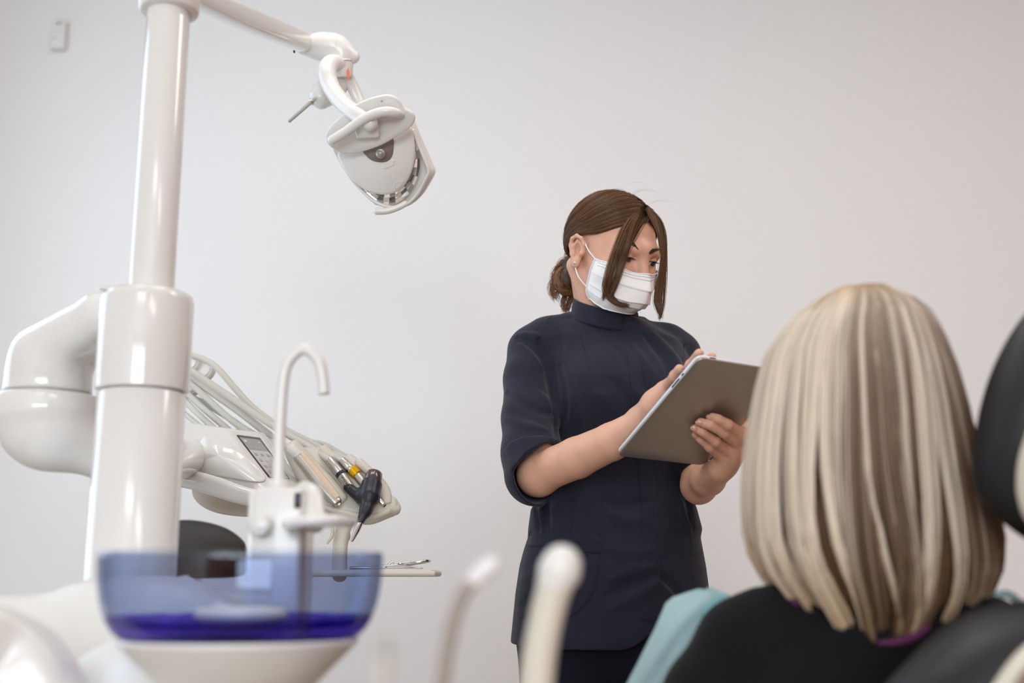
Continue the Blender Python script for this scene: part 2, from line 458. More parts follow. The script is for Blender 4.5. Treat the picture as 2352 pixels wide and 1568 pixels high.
_b = m_glass.node_tree.nodes['Principled BSDF']; _b.inputs['Transmission Weight'].default_value = 1; _b.inputs['Roughness'].default_value = 0
def window(name, axis, at, a0, a1, h0=1.0, h1=2.5):
    bm = bmesh.new()
    def add(p0, p1, z0, z1):
        q = box_bm((at - .09, p0, z0), (at - .03, p1, z1)) if axis == 'x' else box_bm((p0, at - .09, z0), (p1, at - .03, z1))
        me = bpy.data.meshes.new('x'); q.to_mesh(me); q.free(); bm.from_mesh(me); bpy.data.meshes.remove(me)
    add(a0, a1, h0, h0 + .06); add(a0, a1, h1 - .06, h1)
    for p in (a0, (a0 + a1) / 2 - .03, a1 - .06): add(p, p + .06, h0 + .06, h1 - .06)
    w = struct(name, bm, m_white)
    mid = (a0 + a1) / 2
    for p0, p1 in ((a0 + .06, mid - .03), (mid + .03, a1 - .06)):
        lo, hi = ((at - .065, p0, h0 + .06), (at - .057, p1, h1 - .06)) if axis == 'x' else ((p0, at - .065, h0 + .06), (p1, at - .057, h1 - .06))
        box('pane', lo, hi, m_glass, w)
window('window_1', 'x', XL, 1.65, 3.05, 1.0, 2.6)
window('window_2', 'y', YF, -1.5, 1.5, .9, 2.6)
wall('baseboard_back', (XL, YB - .015, 0), (XR, YB, .08), m_white)
m_led = bpy.data.materials.new('led_diffuser'); m_led.use_nodes = True
_b = m_led.node_tree.nodes['Principled BSDF']; _b.inputs['Emission Color'].default_value = (1, .97, .93, 1); _b.inputs['Emission Strength'].default_value = 1.0
CLAB = ('flat white ceiling light panel above the dental unit', 'flat white ceiling light panel above the standing person', 'flat white ceiling light panel behind the camera on the window_1 side', 'flat white ceiling light panel behind the camera on the wooden wall side')
for i, (x, y) in enumerate(LAMPS):
    c = thing('ceiling_light', (x, y, ZC - .04), CLAB[i], 'ceiling light')
    box('frame', (x - .6, y - .3, ZC - .035), (x + .6, y + .3, ZC - .002), m_white, c, .006)
    box('diffuser', (x - .57, y - .27, ZC - .042), (x + .57, y + .27, ZC - .034), m_led, c, .003)
# ================================================================== dental unit: column, pole, housing, tower with tap
YC = 1.48
ax0 = W(320, 1000, YC); AX, AY = ax0.x, YC
zcap, zring = W(330, 652, YC - .05).z, W(325, 886, YC - .056).z
zled = W(320, 1362, YC - .05).z
unit = thing('dental_unit', (AX, AY, 0), 'white dental unit with tall lamp pole, thick column and gooseneck tap', 'dental unit')
lathe('column', [(.0545, zled - .30), (.0545, zring - .003), (.052, zring)], (AX, AY, 0), (0, 0, 1), m_white_s, unit, 48)
lathe('column_cap', [(.050, zring + .0005), (.0575, zring + .003), (.0585, zring + .02), (.0585, zcap - .012), (.056, zcap - .004), (.050, zcap), (.03, zcap + .001)], (AX, AY, 0), (0, 0, 1), m_white_s, unit, 48)
ZP = 2.0
px_pole = W(350, 640, YC).x
lathe('pole', [(.0285, zcap - .01), (.0285, ZP), (.026, ZP + .003)], (px_pole, AY, 0), (0, 0, 1), m_white_s, unit, 40)
lathe('cap_button', [(.004, 0), (.009, .001), (.009, .004), (.005, .006)], (AX - .044, AY - .03, zcap - .004), (0, 0, 1), m_white, unit, 16)
# housing under the column (bottom left), swept shell that carries the bowl
hs = SDF((-.95, .95, .42), (.02, 1.72, .95), .006)
zt = zled - .012
hs.rbox((AX - .02, AY + .02, zt - .08), (.17, .13, .09), .05)
hs.rbox((AX - .1, AY - .1, zt - .25), (.30, .2, .17), .07, k=.06)
hs.chain([W(300, 1600, 1.25), W(420, 1665, 1.15), W(560, 1665, 1.12)], [.06, .05, .045], .06)
hs.cone((AX + .02, AY - .02, zled - .03), (AX + .02, AY - .02, zled - .2), .075, .1, .06)
m_shell = mat('matte_white_shell', (231, 230, 227), .45)
sdf_obj('housing', hs, m_shell, unit, 3)
plate('side_cover', [W(x, y, 1.12) + Vector((0, -.02 * (x < 100), 0)) for x, y in ((-70, 1366), (0, 1377), (70, 1396), (130, 1440), (180, 1500), (222, 1580), (246, 1690), (200, 1800), (-60, 1820), (-160, 1600))], (-.25, -.96, .05), .05, m_white, unit, rim=.014, smooth=5, label='curved white side cover')
box('pedestal', (AX - .26, AY - .24, .012), (AX + .12, AY + .14, .5), m_white, unit, .05, 4)
box('plinth', (AX - .3, AY - .28, 0), (AX + .16, AY + .18, .03), m_grey, unit, .01)
# tower behind the bowl
YT = 1.32
tl, tr = W(576, 1200, YT).x, W(694, 1200, YT).x
tz1, tz0 = W(640, 1118, YT).z, W(640, 1440, YT).z
box('tap_tower', (tl, YT, tz0 - .14), (tr, YT + .085, tz1), m_white, unit, .006, 3)
box('side_panel', (tl - .0045, YT + .004, tz0 - .1), (tl + .0015, YT + .08, tz1 - .003), m_white_s, unit, .002, 2)
box('slot_window', (W(676, 1150, YT).x, YT - .002, W(683, 1167, YT).z), (W(691, 1150, YT).x, YT + .006, W(683, 1131, YT).z), m_blackp, unit, .0015, 2)
kp = W(603, 1207, YT); lathe('knob', [(.007, 0), (.012, .004), (.0125, .016), (.010, .021), (.004, .023)], (kp.x, YT + .002, kp.z), (0, -1, 0), m_white, unit, 24)
tube('gooseneck_tap', [W(639, 1135, YT + .04), W(642, 1000, YT + .04), W(650, 880, YT + .04), W(664, 828, YT + .04), W(698, 802, YT + .04), W(730, 826, YT + .04), W(741, 868, YT + .04), W(744, 905, YT + .04)], .0070, m_white, unit, 8, 18, rnd=False)
cyl('tap_collar', W(639, 1122, YT + .04), W(640, 1100, YT + .04), .0125, m_white, unit)
# cup filler arm reaching right with a flat cup rest
ca = W(655, 1188, YT - .02)
plate('cup_rest', [W(x, y, YT - .02 + dy) for x, y, dy in ((650, 1190, -.03), (690, 1184, -.052), (770, 1180, -.045), (812, 1186, -.01), (818, 1186, .03), (780, 1188, .05), (690, 1190, .045), (655, 1190, .02))],
      (0, 0, -1), .012, m_white_s, unit, rim=.005)
tube('cup_filler', [W(722, 1196, YT + .02), W(720, 1160, YT + .03), W(716, 1135, YT + .04), W(700, 1124, YT + .05)], [.014, .013, .012, .010], m_white, unit, 6, 16)

# ================================================================== spittoon bowl
YB_ = 1.12
cb = W(559, 1290, YB_); rb = M(319, cb)
zr = W(559, 1274, YB_).z; zb = W(559, 1468, YB_).z; zm = W(559, 1418, YB_).z
def tinted(name, rgb, gl=.35):
    m = bpy.data.materials.new(name); m.use_nodes = True; nt = m.node_tree; N = nt.nodes; L = nt.links
    N.remove(N['Principled BSDF']); o = N['Material Output']
    tr_ = N.new('ShaderNodeBsdfTransparent'); tr_.inputs[0].default_value = (*lin(rgb), 1); lw2 = N.new('ShaderNodeLayerWeight'); p2 = N.new('ShaderNodeMath'); p2.operation = 'POWER'; p2.inputs[1].default_value = 3; L.new(lw2.outputs['Facing'], p2.inputs[0]); mc_ = N.new('ShaderNodeMix'); mc_.data_type = 'RGBA'; L.new(p2.outputs[0], mc_.inputs[0]); mc_.inputs[6].default_value = (*lin(rgb), 1); mc_.inputs[7].default_value = (*[v ** 4 for v in lin(rgb)], 1); L.new(mc_.outputs[2], tr_.inputs[0])
    g = N.new('ShaderNodeBsdfGlossy'); g.inputs['Roughness'].default_value = .04
    lw = N.new('ShaderNodeLayerWeight'); pw = N.new('ShaderNodeMath'); pw.operation = 'POWER'; pw.inputs[1].default_value = 4; L.new(lw.outputs['Facing'], pw.inputs[0]); f = N.new('ShaderNodeMath'); f.operation = 'MULTIPLY_ADD'; L.new(pw.outputs[0], f.inputs[0]); f.inputs[1].default_value = .6; f.inputs[2].default_value = .035
    mx = N.new('ShaderNodeMixShader'); L.new(f.outputs[0], mx.inputs[0]); L.new(tr_.outputs[0], mx.inputs[1]); L.new(g.outputs[0], mx.inputs[2])
    L.new(mx.outputs[0], o.inputs[0]); return m
m_blue = tinted('blue_tinted_glass', (227, 232, 244)); m_violet = tinted('violet_tinted_glass', (160, 142, 228))
bowl = thing('spittoon_bowl', (cb.x, YB_, zb - .03), 'translucent blue violet glass spittoon bowl in front of the white column', 'bowl')
Hb = zr - zb
def bprof(f):                    # radius of the outside at height fraction f
    return rb * (.76 + .24 * math.sin(math.pi / 2 * f ** .5))
fs = np.linspace(.28, 1, 16)
outer = [(bprof(f), zb + Hb * f) for f in fs]; inner = [(r - .0045, z) for r, z in outer]
lathe('glass_wall', outer + [(bprof(1) - .001, zr + .002), (bprof(1) - .0035, zr + .002)] + inner[::-1], (cb.x, YB_, 0), (0, 0, 1), m_blue, bowl, 72)
me_ = bpy.data.objects['glass_wall'].data
_bm = bmesh.new(); _bm.from_mesh(me_); bmesh.ops.delete(_bm, geom=[f for f in _bm.faces if len(f.verts) > 4], context='FACES'); _bm.to_mesh(me_); _bm.free()
fs = np.linspace(.03, .28, 9)
lathe('violet_base', [(rb * .66, zb), (rb * .74, zb)] + [(bprof(f), zb + Hb * f) for f in fs] + [(bprof(.28) - .0045, zb + Hb * .28), (bprof(.2) - .006, zb + Hb * .2), (rb * .76, zb + Hb * .14), (rb * .6, zb + Hb * .12), (rb * .3, zb + Hb * .10)], (cb.x, YB_, 0), (0, 0, 1), m_violet, bowl, 72, label='deep violet lower part of the glass bowl')
lathe('drain_cover', [(.018, 0), (.036, .004), (.043, .012), (.043, .016), (.038, .0195), (.01, .021)], (cb.x, YB_, zb + Hb * .12), (0, 0, 1), m_white, bowl, 40, label='white round drain cover')
lathe('bowl_holder', [(.02, -.060), (.045, -.056), (.070, -.042), (.090, -.022), (.104, -.008), (.109, -.002), (.108, .0015), (.095, 0)], (cb.x, YB_, zb), (0, 0, 1), m_white, bowl, 56, label='white saucer under the glass')

# ================================================================== delivery arm (behind the column on the left)
arm = thing('delivery_arm', (AX, AY, W(320, 770, YC).z), 'bulky white jointed arm bending left behind the column', 'arm')
EX = W(110, 900, 1.62)
u1 = SDF((-.80, 1.36, 1.10), (-.36, 1.80, 1.50), .0035)
zj = W(110, 889, 1.55).z
el_top = np.array(tuple(W(108, 815, 1.62)))
P0 = np.array(tuple(W(245, 733, 1.585))); P1 = np.array(tuple(W(345, 738, 1.57)))
u1.cone((EX.x, 1.62, zj - .05), (EX.x, 1.62, zj + .016), .064, .058, 0)
for dy in (-.026, .026): u1.cone(P0 + [0, dy, 0], el_top + [0, dy, 0], .030, .036, .03); u1.cone(P0 + [0, dy, 0], P1 + [0, dy, 0], .030, .030, .01)
u1.plane_cut((0, 0, zj + .0012), (0, 0, -1), (-.9, 1.3, 1.0), (-.3, 1.9, zj + .0012))
u1.cone((AX, AY, P0[2] - .055), (AX, AY, P0[2] + .05), .052, .052, 0, 'sub')
sdf_obj('upper_arm', u1, m_white_s, arm, 2)
u2 = SDF((-.80, 1.36, .95), (-.36, 1.80, 1.30), .0035)
zbt = W(90, 1065, 1.62).z
u2.cone((EX.x, 1.62, zj - .03), (EX.x, 1.62, zj + .02), .066, .064)
u2.cone((EX.x + .002, 1.62, zj - .03), (EX.x + .004, 1.62, zbt + .047), .066, .047, .03)
PL = np.array(tuple(W(330, 1080, 1.68)))
u2.cone((EX.x + .02, 1.62, zbt + .040), PL, .040, .036, .03)
u2.plane_cut((0, 0, zj - .0012), (0, 0, 1), (-.9, 1.3, zj - .0012), (-.3, 1.9, zj + .12))
sdf_obj('elbow_housing', u2, m_white_s, arm, 2)
lathe('joint_ring', [(.058, zj - .002), (.0605, zj - .001), (.0605, zj + .001), (.058, zj + .002)], (EX.x, 1.62, 0), (0, 0, 1), m_grey, arm, 40)
tube('lower_arm', [W(330, 1080, 1.68), W(380, 1060, 1.85), W(430, 1050, 2.1)], [.036, .036, .036], m_white_s, arm, 6, 24)

# ================================================================== instrument console
con = thing('instrument_console', W(520, 1190, 2.1), 'white dentist console with small touch screen and instrument rack', 'console')
sTL, sTR, sBL = W(544, 1000.6, 2.10), W(595, 1007, 2.16), W(618, 1097, 2.05)
sn = (sTR - sTL).cross(sBL - sTL).normalized()
if sn.y > 0: sn = -sn
def SPn(x, y, off=0.0): return onplane(x, y, sTL - sn * .0015, sn) + sn * off
cpts = [SPn(527, 985), SPn(606, 993), SPn(712, 1128), SPn(607, 1126)]
cpts += [W(380, 962, 2.12), W(380, 962, 2.30), W(380, 1112, 2.10), W(380, 1100, 2.3), W(480, 1130, 2.07), W(590, 1152, 2.03), W(700, 1150, 2.04), W(480, 971, 2.13), W(600, 993, 2.36), W(700, 1130, 2.36), W(700, 1155, 2.36), W(455, 1128, 2.3)]
cpts = [p - sn * max(0.0, (p - sTL).dot(sn) + .0012) for p in cpts]
body = hull('console_body', cpts, m_white_s, con, .012, 5)
tb = bvh(body)
# belly under the body
bl = SDF((-.70, 1.95, 1.0), (-.30, 2.36, 1.2), .004)
bl.ell(W(545, 1128, 2.16), (.078, .11, .044)); bl.ell(W(640, 1140, 2.16), (.075, .11, .032), k=.03)
sdf_obj('underside_shell', bl, m_cream, con, 2)
tube('front_handle', [W(385, 1090, 2.10), W(430, 1098, 2.035), W(500, 1118, 2.0), W(560, 1138, 1.98), W(640, 1155, 1.98), W(700, 1155, 2.02)], [[.016, .012], [.016, .012], [.0165, .012], [.015, .012], [.014, .011], [.012, .01]], m_white_s, con, 6, 20, sq=2.6)
rp = [(428, 1074), (446, 1040), (470, 1006), (482, 999), (500, 1002), (540, 1026), (580, 1060), (612, 1098), (590, 1108), (520, 1098), (450, 1086)]
c0 = SPn(520, 1060)
P_f = []
for x, y in rp:
    h = hit(tb, x, y); P_f.append(h if h is not None else W(x, y, 2.08))
nf = Vector((-.1, -.94, .3)).normalized()
plate('front_bulge', P_f, nf, .006, m_white_s, con, dome=.010, rim=.003, label='raised lens shaped front cover')
# screen
bezel = [SPn(x, y) for x, y in ((541.5, 997.5), (597, 1004.5), (668, 1104), (616.5, 1101))]
m_scrd = mat('screen_header', (150, 146, 144), .15, coat=.3); m_scrl = mat('screen_page', (196, 195, 197), .15, coat=.3)
m_ink = mat('screen_ink', (165, 163, 166), .4); m_wink = mat('screen_white', (225, 225, 226), .4); m_or = mat('screen_orange', (214, 190, 165), .4); m_dk = mat('print_grey', (70, 70, 84), .5)
m_scrb = mat('screen_border', (58, 52, 52), .2)
def quad(name, q, off, thick, m, par):
    A = [p + sn * off for p in q]; B = [p + sn * (off - thick) for p in q]
    return mesh(name, A + B, [(0, 1, 2, 3), (7, 6, 5, 4)] + [(i, i + 4, (i + 1) % 4 + 4, (i + 1) % 4) for i in range(4)], m, par, False)
scr = quad('touch_screen', [SPn(*q) for q in ((543.5, 1000), (595.5, 1006.6), (664, 1101), (617.5, 1097.5))], .002, .004, m_scrb, con)
def lerp4(q, u, v):
    a = np.array(q[0]) + (np.array(q[1]) - np.array(q[0])) * u; b = np.array(q[3]) + (np.array(q[2]) - np.array(q[3])) * u
    return tuple(a + (b - a) * v)
SQ = ((545.5, 1002.5), (593, 1008.5), (662.5, 1100), (619, 1096.5))
def sub(u0, v0, u1_, v1): return [SPn(*lerp4(SQ, u, v)) for u, v in ((u0, v0), (u1_, v0), (u1_, v1), (u0, v1))]
quad('header_band', sub(0, .04, .97, .34), .0024, .0004, m_scrd, scr); quad('page_area', sub(0, .34, .97, 1), .0024, .0004, m_scrl, scr)
for i, u in enumerate((.12, .42, .72)):
    for j, v in enumerate((.42, .57, .72, .86)):
        quad('icon', sub(u, v, u + .13, v + .055), .0028, .0004, m_or if (i, j) == (1, 1) else m_ink, scr)
quad('icon', sub(.1, .09, .22, .15), .0028, .0004, m_wink, scr); quad('icon', sub(.78, .11, .86, .14), .0028, .0004, m_wink, scr)
def text(name, body_, p0, ux, uy, size, m, par, ext=.0002, align='LEFT'):
    cu = bpy.data.curves.new(name, 'FONT'); cu.body = body_; cu.size = size; cu.extrude = ext; cu.align_x = align
    o = bpy.data.objects.new(name + '_tmp', cu); COL.objects.link(o)
    dg = bpy.context.evaluated_depsgraph_get(); me = bpy.data.meshes.new_from_object(o.evaluated_get(dg))
    uz = Vector(ux).cross(Vector(uy)).normalized(); Mx = Matrix((Vector(ux).normalized(), Vector(uy).normalized(), uz)).transposed()
    V = [Vector(p0) + Mx @ v.co for v in me.vertices]; Fc = [p.vertices[:] for p in me.polygons]
    bpy.data.objects.remove(o); bpy.data.curves.remove(cu)
    return mesh(name, V, Fc, m, par, False)
ex = (sTR - sTL).normalized(); ey = sn.cross(ex).normalized()
a = SPn(*lerp4(SQ, .16, .31)) + sn * .0028; text('clock_digits', '11:31:35', a, ex, ey, M(12, a), m_wink, scr)
a = SPn(624, 1108.5) + sn * .0022; text('maker_lettering', 'PLANMECA', a, ex, ey, .0112, m_dk, con)
# rack: beige base and troughs
rk = thing('instrument_rack', W(790, 1180, 2.1), 'beige scalloped rack holding the handpieces at the right end of the console', 'rack')
YR = 2.12
ro = [(655, 1014), (690, 1022), (728, 1023), (756, 1028), (778, 1034), (812, 1052), (846, 1077), (877, 1104), (897, 1134), (916, 1146), (915, 1166), (900, 1174), (858, 1189), (818, 1184), (779, 1175), (716, 1154), (700, 1110), (672, 1060)]
rn = Vector((.25, -.85, .48)).normalized()
rp0 = W(780, 1110, YR)
plate('rack_base', [onplane(x, y, rp0, rn) - rn * .03 for x, y in ro], rn, .030, m_cream, rk, rim=.008, smooth=4)
def bar(pts, rpx, m, par, name, lift=0.0, flat=1.0, sq=2.2, **k):
    P = [onplane(x, y, rp0, rn) + rn * lift for x, y in pts]
    rr = rpx if np.ndim(rpx) else [rpx] * len(pts)
    R = [[M(r, p) * flat, M(r, p)] for r, p in zip(rr, P)]
    return tube(name, P, R, m, par, 6, 20, sq=sq, up=rn, **k)
for pts, r in (([(672, 1022), (705, 1064), (748, 1110), (782, 1148)], [16, 20, 22, 18]), ([(742, 1030), (790, 1076), (840, 1130), (858, 1160)], [11, 13, 13, 8]), ([(800, 1052), (850, 1094), (880, 1128), (890, 1154)], [11, 18, 17, 9])):
    bar(pts, r, m_cream, rk, 'divider', .002, .55)
tube('end_lug', [onplane(x, y, rp0, rn) - rn * .012 for x, y in ((880, 1150), (902, 1158), (911, 1158))], [[.014, .012], [.012, .012], [.010, .012]], m_cream, rk, 4, 16, sq=4, up=rn)
tube('rack_lip', [onplane(x, y, rp0, rn) - rn * .004 for x, y in ((700, 1146), (740, 1160), (800, 1176), (856, 1183), (892, 1172))], .0055, m_cream, rk, 6, 12)

# ------------------------------------------------------------------ handpieces, each with its hose
def hose(pts, r, par, Y0=2.30, Y1=2.08, name='hose', m=None, end=None):
    k = len(pts); P = [W(x, y, Y0 + (Y1 - Y0) * (i / (k - 1)) ** 1.5) for i, (x, y) in enumerate(pts)]
    if end is not None: P[-1] = end
    return tube(name, P, r * .84, m or m_hose, par, 5, 14)
HP = .016
def hpt(x, y, l=HP): return onplane(x, y, rp0, rn) + rn * l
def sleeve(name, a, b, ra, rb_, m, par, l=HP, **k):
    A, B = hpt(*a, l), hpt(*b, l)
    return cyl(name, A, B, M(ra, A), m, par, M(rb_, B), **k)
GH = 'handpieces lying in the rack'
# 1 flat tan handpiece
h1 = thing('handpiece', hpt(725, 1110), 'flat tan handpiece with clear collar, nearest the touch screen', 'handpiece', GH)
bar([(684, 1060), (706, 1086), (740, 1130), (770, 1164)], [12.5, 13, 13.5, 12], m_steelm, h1, 'body', HP, .8, sq=3, rnd=True)
bar([(688, 1055), (712, 1084), (746, 1126), (770, 1157)], [7, 7.5, 8, 7], m_tan, h1, 'tan_inlay', HP + .006, .5, sq=4)
sleeve('clear_collar', (664, 1038), (686, 1060), 13, 12.5, mat('frosted_collar', (226, 225, 218), .35), h1)
sleeve('nose_ring', (771, 1165), (778, 1172), 7, 5, m_steel, h1)
hose([(425, 905), (470, 926), (520, 956), (575, 992), (625, 1016), (668, 1042)], .0075, h1, 2.36, 2.16, end=hpt(668, 1042))
# 2 silver handpiece with black ring and black adapter
h2 = thing('handpiece', hpt(790, 1120), 'silver handpiece with black ring fitted with a black Y shaped polishing nozzle', 'handpiece', GH)
sleeve('body', (753, 1066), (779, 1100), 11, 11, m_steelm, h2); sleeve('black_ring', (777, 1097), (782.5, 1104), 11.6, 11.6, m_blackp, h2)
sleeve('lower_body', (782, 1103), (802, 1134), 11.3, 11.3, m_steelm, h2)
hose([(420, 838), (470, 872), (545, 922), (612, 968), (665, 1000), (710, 1025), (755, 1068)], .0080, h2, 2.28, 2.14, end=hpt(755, 1068))
a2 = SDF(tuple(np.array(hpt(830, 1160, .02)) - .1), tuple(np.array(hpt(830, 1160, .02)) + .1), .0016)
pc, pd = hpt(850, 1122, .028), hpt(840, 1165, .028)
a2.cone(hpt(797, 1130), hpt(826, 1160, .02), .0092, .0095, .0); a2.cone(hpt(849, 1128, .028), hpt(843, 1158, .028), .0185, .0185, .012)
a2.cone(hpt(843, 1162, .028), hpt(834, 1195, .03), .017, .0095, .006); a2.cone(hpt(834, 1192, .03), hpt(819, 1225, .034), .0098, .0062, .008)
a2.plane_cut(hpt(850, 1128, .028), (pc - pd), tuple(np.array(pc) - .06), tuple(np.array(pc) + .06))
ad = sdf_obj('black_adapter', a2, m_blackp, h2, 2)
m_purple = mat('smoked_purple_cap', (84, 62, 68), .12, coat=.5)
sleeve('powder_cap', (848.5, 1129), (855, 1106), 21.5, 18.5, m_purple, h2, .028, label='smoked purple powder cap')
lathe('silver_tip', [(.0058, 0), (.0052, .018), (.0022, M(52, pc)), (.0012, M(52, pc) + .0005)], hpt(820, 1224, .034), hpt(799, 1272, .036) - hpt(820, 1224, .034), m_steel, h2, 20)
a = hpt(775, 1108.5, HP + .0088); dv = (hpt(802, 1134) - hpt(782, 1103)).normalized()
text('ce_marking', 'CE 0297 ▪', a + rn * .0012, dv, rn.cross(dv), .0072, mat('engraved_grey', (110, 104, 96), .5), h2, .0006)
# 3 silver handpiece with gold ring
h3 = thing('handpiece', hpt(830, 1110), 'silver handpiece with a gold ribbed ring', 'handpiece', GH)
sleeve('neck', (781, 1067), (800, 1087), 9.5, 11, m_steelm, h3); sleeve('swivel', (797, 1085), (808, 1093), 12.4, 12, m_steel, h3)
gr = sleeve('gold_ring', (804, 1088), (817, 1102), 13.2, 13.2, m_gold, h3, seg=22); gr.data.polygons.foreach_set('use_smooth', [False] * len(gr.data.polygons))
sleeve('body', (815, 1100), (848, 1142), 10.5, 10, m_steelm, h3); sleeve('nose', (846, 1140), (878, 1170), 8.5, 5.5, m_steel, h3)
lathe('nose_opening', [(.0018, 0), (.0034, .0004), (.0034, .0012)], hpt(879.5, 1171.6), hpt(886, 1178) - hpt(878, 1170), m_seal, h3, 14)
hose([(425, 812), (470, 826), (500, 846), (535, 886), (575, 930), (615, 962), (665, 992), (720, 1020), (783, 1069)], .0078, h3, 2.32, 2.17, end=hpt(783, 1069))
# 4 beige short nozzle
h4 = thing('handpiece', hpt(835, 1085), 'short beige tube at the far right of the rack', 'handpiece', GH)
sleeve('body', (819, 1072), (853, 1102), 11, 10, m_cream, h4, .018); sleeve('mouth_opening', (851.8, 1101), (853.6, 1102.6), 7, 7, m_grey, h4, .018)
hose([(425, 855), (480, 878), (560, 932), (640, 985), (700, 1010), (745, 1020), (785, 1042), (822, 1075)], .0055, h4, 2.36, 2.20, end=hpt(822, 1075, .018))
# other hoses that run into the rack
hl = ['pale rubber hose lowest of the bundle behind the console', 'pale rubber hose second from the bottom of the bundle', 'pale rubber hose third from the bottom of the bundle', 'pale rubber hose fourth from the bottom of the bundle', 'thick pale rubber hose in the middle of the bundle']
for i, (pts, r) in enumerate((([(418, 945), (455, 975), (500, 1015)], .0060), ([(420, 915), (450, 945), (500, 990), (540, 1020)], .0072), ([(422, 895), (470, 940), (540, 1000), (570, 1030)], .0076), ([(425, 870), (460, 900), (520, 955), (590, 1010), (640, 1050)], .0078), ([(425, 850), (480, 895), (550, 945), (620, 1000), (668, 1040)], .0092))):
    o = hose(pts, r, None, 2.34, 2.22, 'instrument_hose'); tag(o, hl[i], 'hose', 'hoses of the console')
wp = thing('hose_whip_arm', W(455, 870, 2.36), 'round white pivot discs of the hose arm beside the column', 'hose arm')
for x, y in ((440, 832), (470, 850), (440, 885)):
    p = W(x, y, 2.36); lathe('pivot_disc', [(.004, -.012), (.0195, -.011), (.0215, -.006), (.0215, .002), (.020, .004), (.0185, .004), (.0165, .0075), (.004, .008)], p, (-.35, -.9, .2), m_white, wp, 32)
tube('pivot_rod', [W(400, 865, 2.37), W(440, 858, 2.37), W(472, 850, 2.37)], .009, m_grey, wp, 4, 12)
# ------------------------------------------------------------------ tray, its bracket and instruments
tp = thing('tray_bracket', W(785, 1240, 2.1), 'cream bracket post hanging under the rack above the steel instruments', 'bracket')
tube('post', [W(796, 1196, 2.12), W(786, 1225, 2.12), W(781, 1260, 2.12), W(780, 1322, 2.12)], [[.013, .011]] * 4, m_cream, tp, 5, 16, sq=3.5)
tube('ring_hook', [W(x, y, 2.13) for x, y in ((793, 1219), (800, 1226), (799, 1238), (791, 1243))], .0035, m_cream, tp, 5, 10)
tube('hook', [W(x, y, 2.08) for x, y in ((765, 1195), (763, 1228), (758, 1238), (752, 1247))], [.0032, .0032, .003, .002], m_cream, tp, 4, 10)
box('hook_plate', W(789, 1250, 2.13), W(800, 1245, 2.15), m_cream, tp, .001, 2)
e1, e0 = W(1003, 1310, 2.05), W(1003, 1324, 2.05)
zt0 = e0.z
tray = thing('instrument_tray', (W(860, 1324, 2.1).x, 2.12, zt0), 'thin cream instrument tray right of the blue bowl', 'tray')
tx0, tx1 = W(705, 1320, 2.1).x, e1.x
bmT = box_bm((tx0, 2.03, zt0), (tx1, 2.2, e1.z), .0045, 4)
bobj('tray_plate', bmT, m_cream, tray)
box('tray_floor_mat', (tx0 + .008, 2.04, e1.z - .001), (tx1 - .008, 2.19, e1.z + .0012), m_cream, tray, .001, 1)
zt1 = e1.z + .002
def Tt(px, y): return W(px, 1310, y)
sx = lambda px, y=2.08: W(px, 1310, y).x
sc = thing('scissors', (sx(930), 2.08, zt1), 'shiny surgical scissors lying on the cream tray', 'scissors', 'steel instruments on the tray')
for dy in (0, .030):
    P = [(sx(985) - .017 + .017 * math.cos(a), 2.065 + dy + .012 * math.sin(a), zt1 + .012 + .003 * math.cos(a)) for a in np.linspace(0, 2 * math.pi, 13)]
    V, Fc = tube_vf(spline(P, 3), .0026, 10, False); mesh('finger_ring', V, Fc, m_steel, sc)
    tube('shank', [(sx(985) - .034, 2.068 + dy * .8, zt1 + .009), (sx(925), 2.082 + dy * .1, zt1 + .008), (sx(855), 2.085, zt1 + .006)], [.0026, .0028, .0012], m_steel, sc, 4, 8)
lathe('pivot_screw', [(.003, 0), (.004, .001), (.003, .0025)], (sx(918), 2.083, zt1 + .009), (0, 0, 1), m_steel, sc, 12)
tz = thing('tweezers', (sx(900), 2.06, zt1), 'flat dull steel tweezers at the front of the cream tray', 'tweezers', 'steel instruments on the tray')
for dz in (.0015, .005): tube('prong', [(sx(970, 2.06), 2.058, zt1 + .002), (sx(915, 2.06), 2.06, zt1 + .001 + dz), (sx(850, 2.06), 2.06, zt1 + dz * .8)], [[.0010, .004], [.0010, .0045], [.0008, .002]], m_steelm, tz, 4, 8)
pr = thing('dental_probe', (sx(880), 2.12, zt1), 'thin bent steel probe behind the scissors on the tray', 'probe', 'steel instruments on the tray')
tube('handle', [(sx(800), 2.11, zt1 + .003), (sx(880), 2.11, zt1 + .004)], .0028, m_steel, pr, 1, 10)
tube('bent_tip', [(sx(880), 2.11, zt1 + .004), (sx(890), 2.11, zt1 + .010), (sx(897), 2.11, zt1 + .014), (sx(900), 2.11, zt1 + .009)], [.002, .0018, .0012, .0008], m_steel, pr, 4, 8)
# ------------------------------------------------------------------ stool behind
st = thing('dentist_stool', (W(470, 1300, 2.75).x, 2.7, 0), 'dark brown padded stool standing behind the column', 'stool')
YS = 2.75; so = [(384, 1205), (420, 1195), (470, 1198), (520, 1212), (556, 1236), (572, 1262), (574, 1300), (560, 1322), (480, 1328), (380, 1326), (320, 1320), (300, 1280), (320, 1235)]
plate('backrest', [W(x, y, YS) for x, y in so], (.1, -1, 0), .05, m_stool, st, dome=.02, rim=.02)
scx = W(450, 1300, YS).x
tube('back_bar', [(scx, YS + .012, .99), (scx, YS + .03, .85), (scx, YS + .06, .7), (scx, YS + .02, .52), (scx, YS - .2, .47)], [[.006, .025]] * 5, m_steelm, st, 6, 12, sq=4)
lathe('seat', [(.05, .46), (.2, .465), (.215, .49), (.205, .53), (.15, .545), (.02, .548)], (scx, YS - .22, 0), (0, 0, 1), m_stool, st, 40)
lathe('gas_column', [(.028, .08), (.028, .3), (.018, .3), (.018, .46)], (scx, YS - .22, 0), (0, 0, 1), m_steel, st, 20)
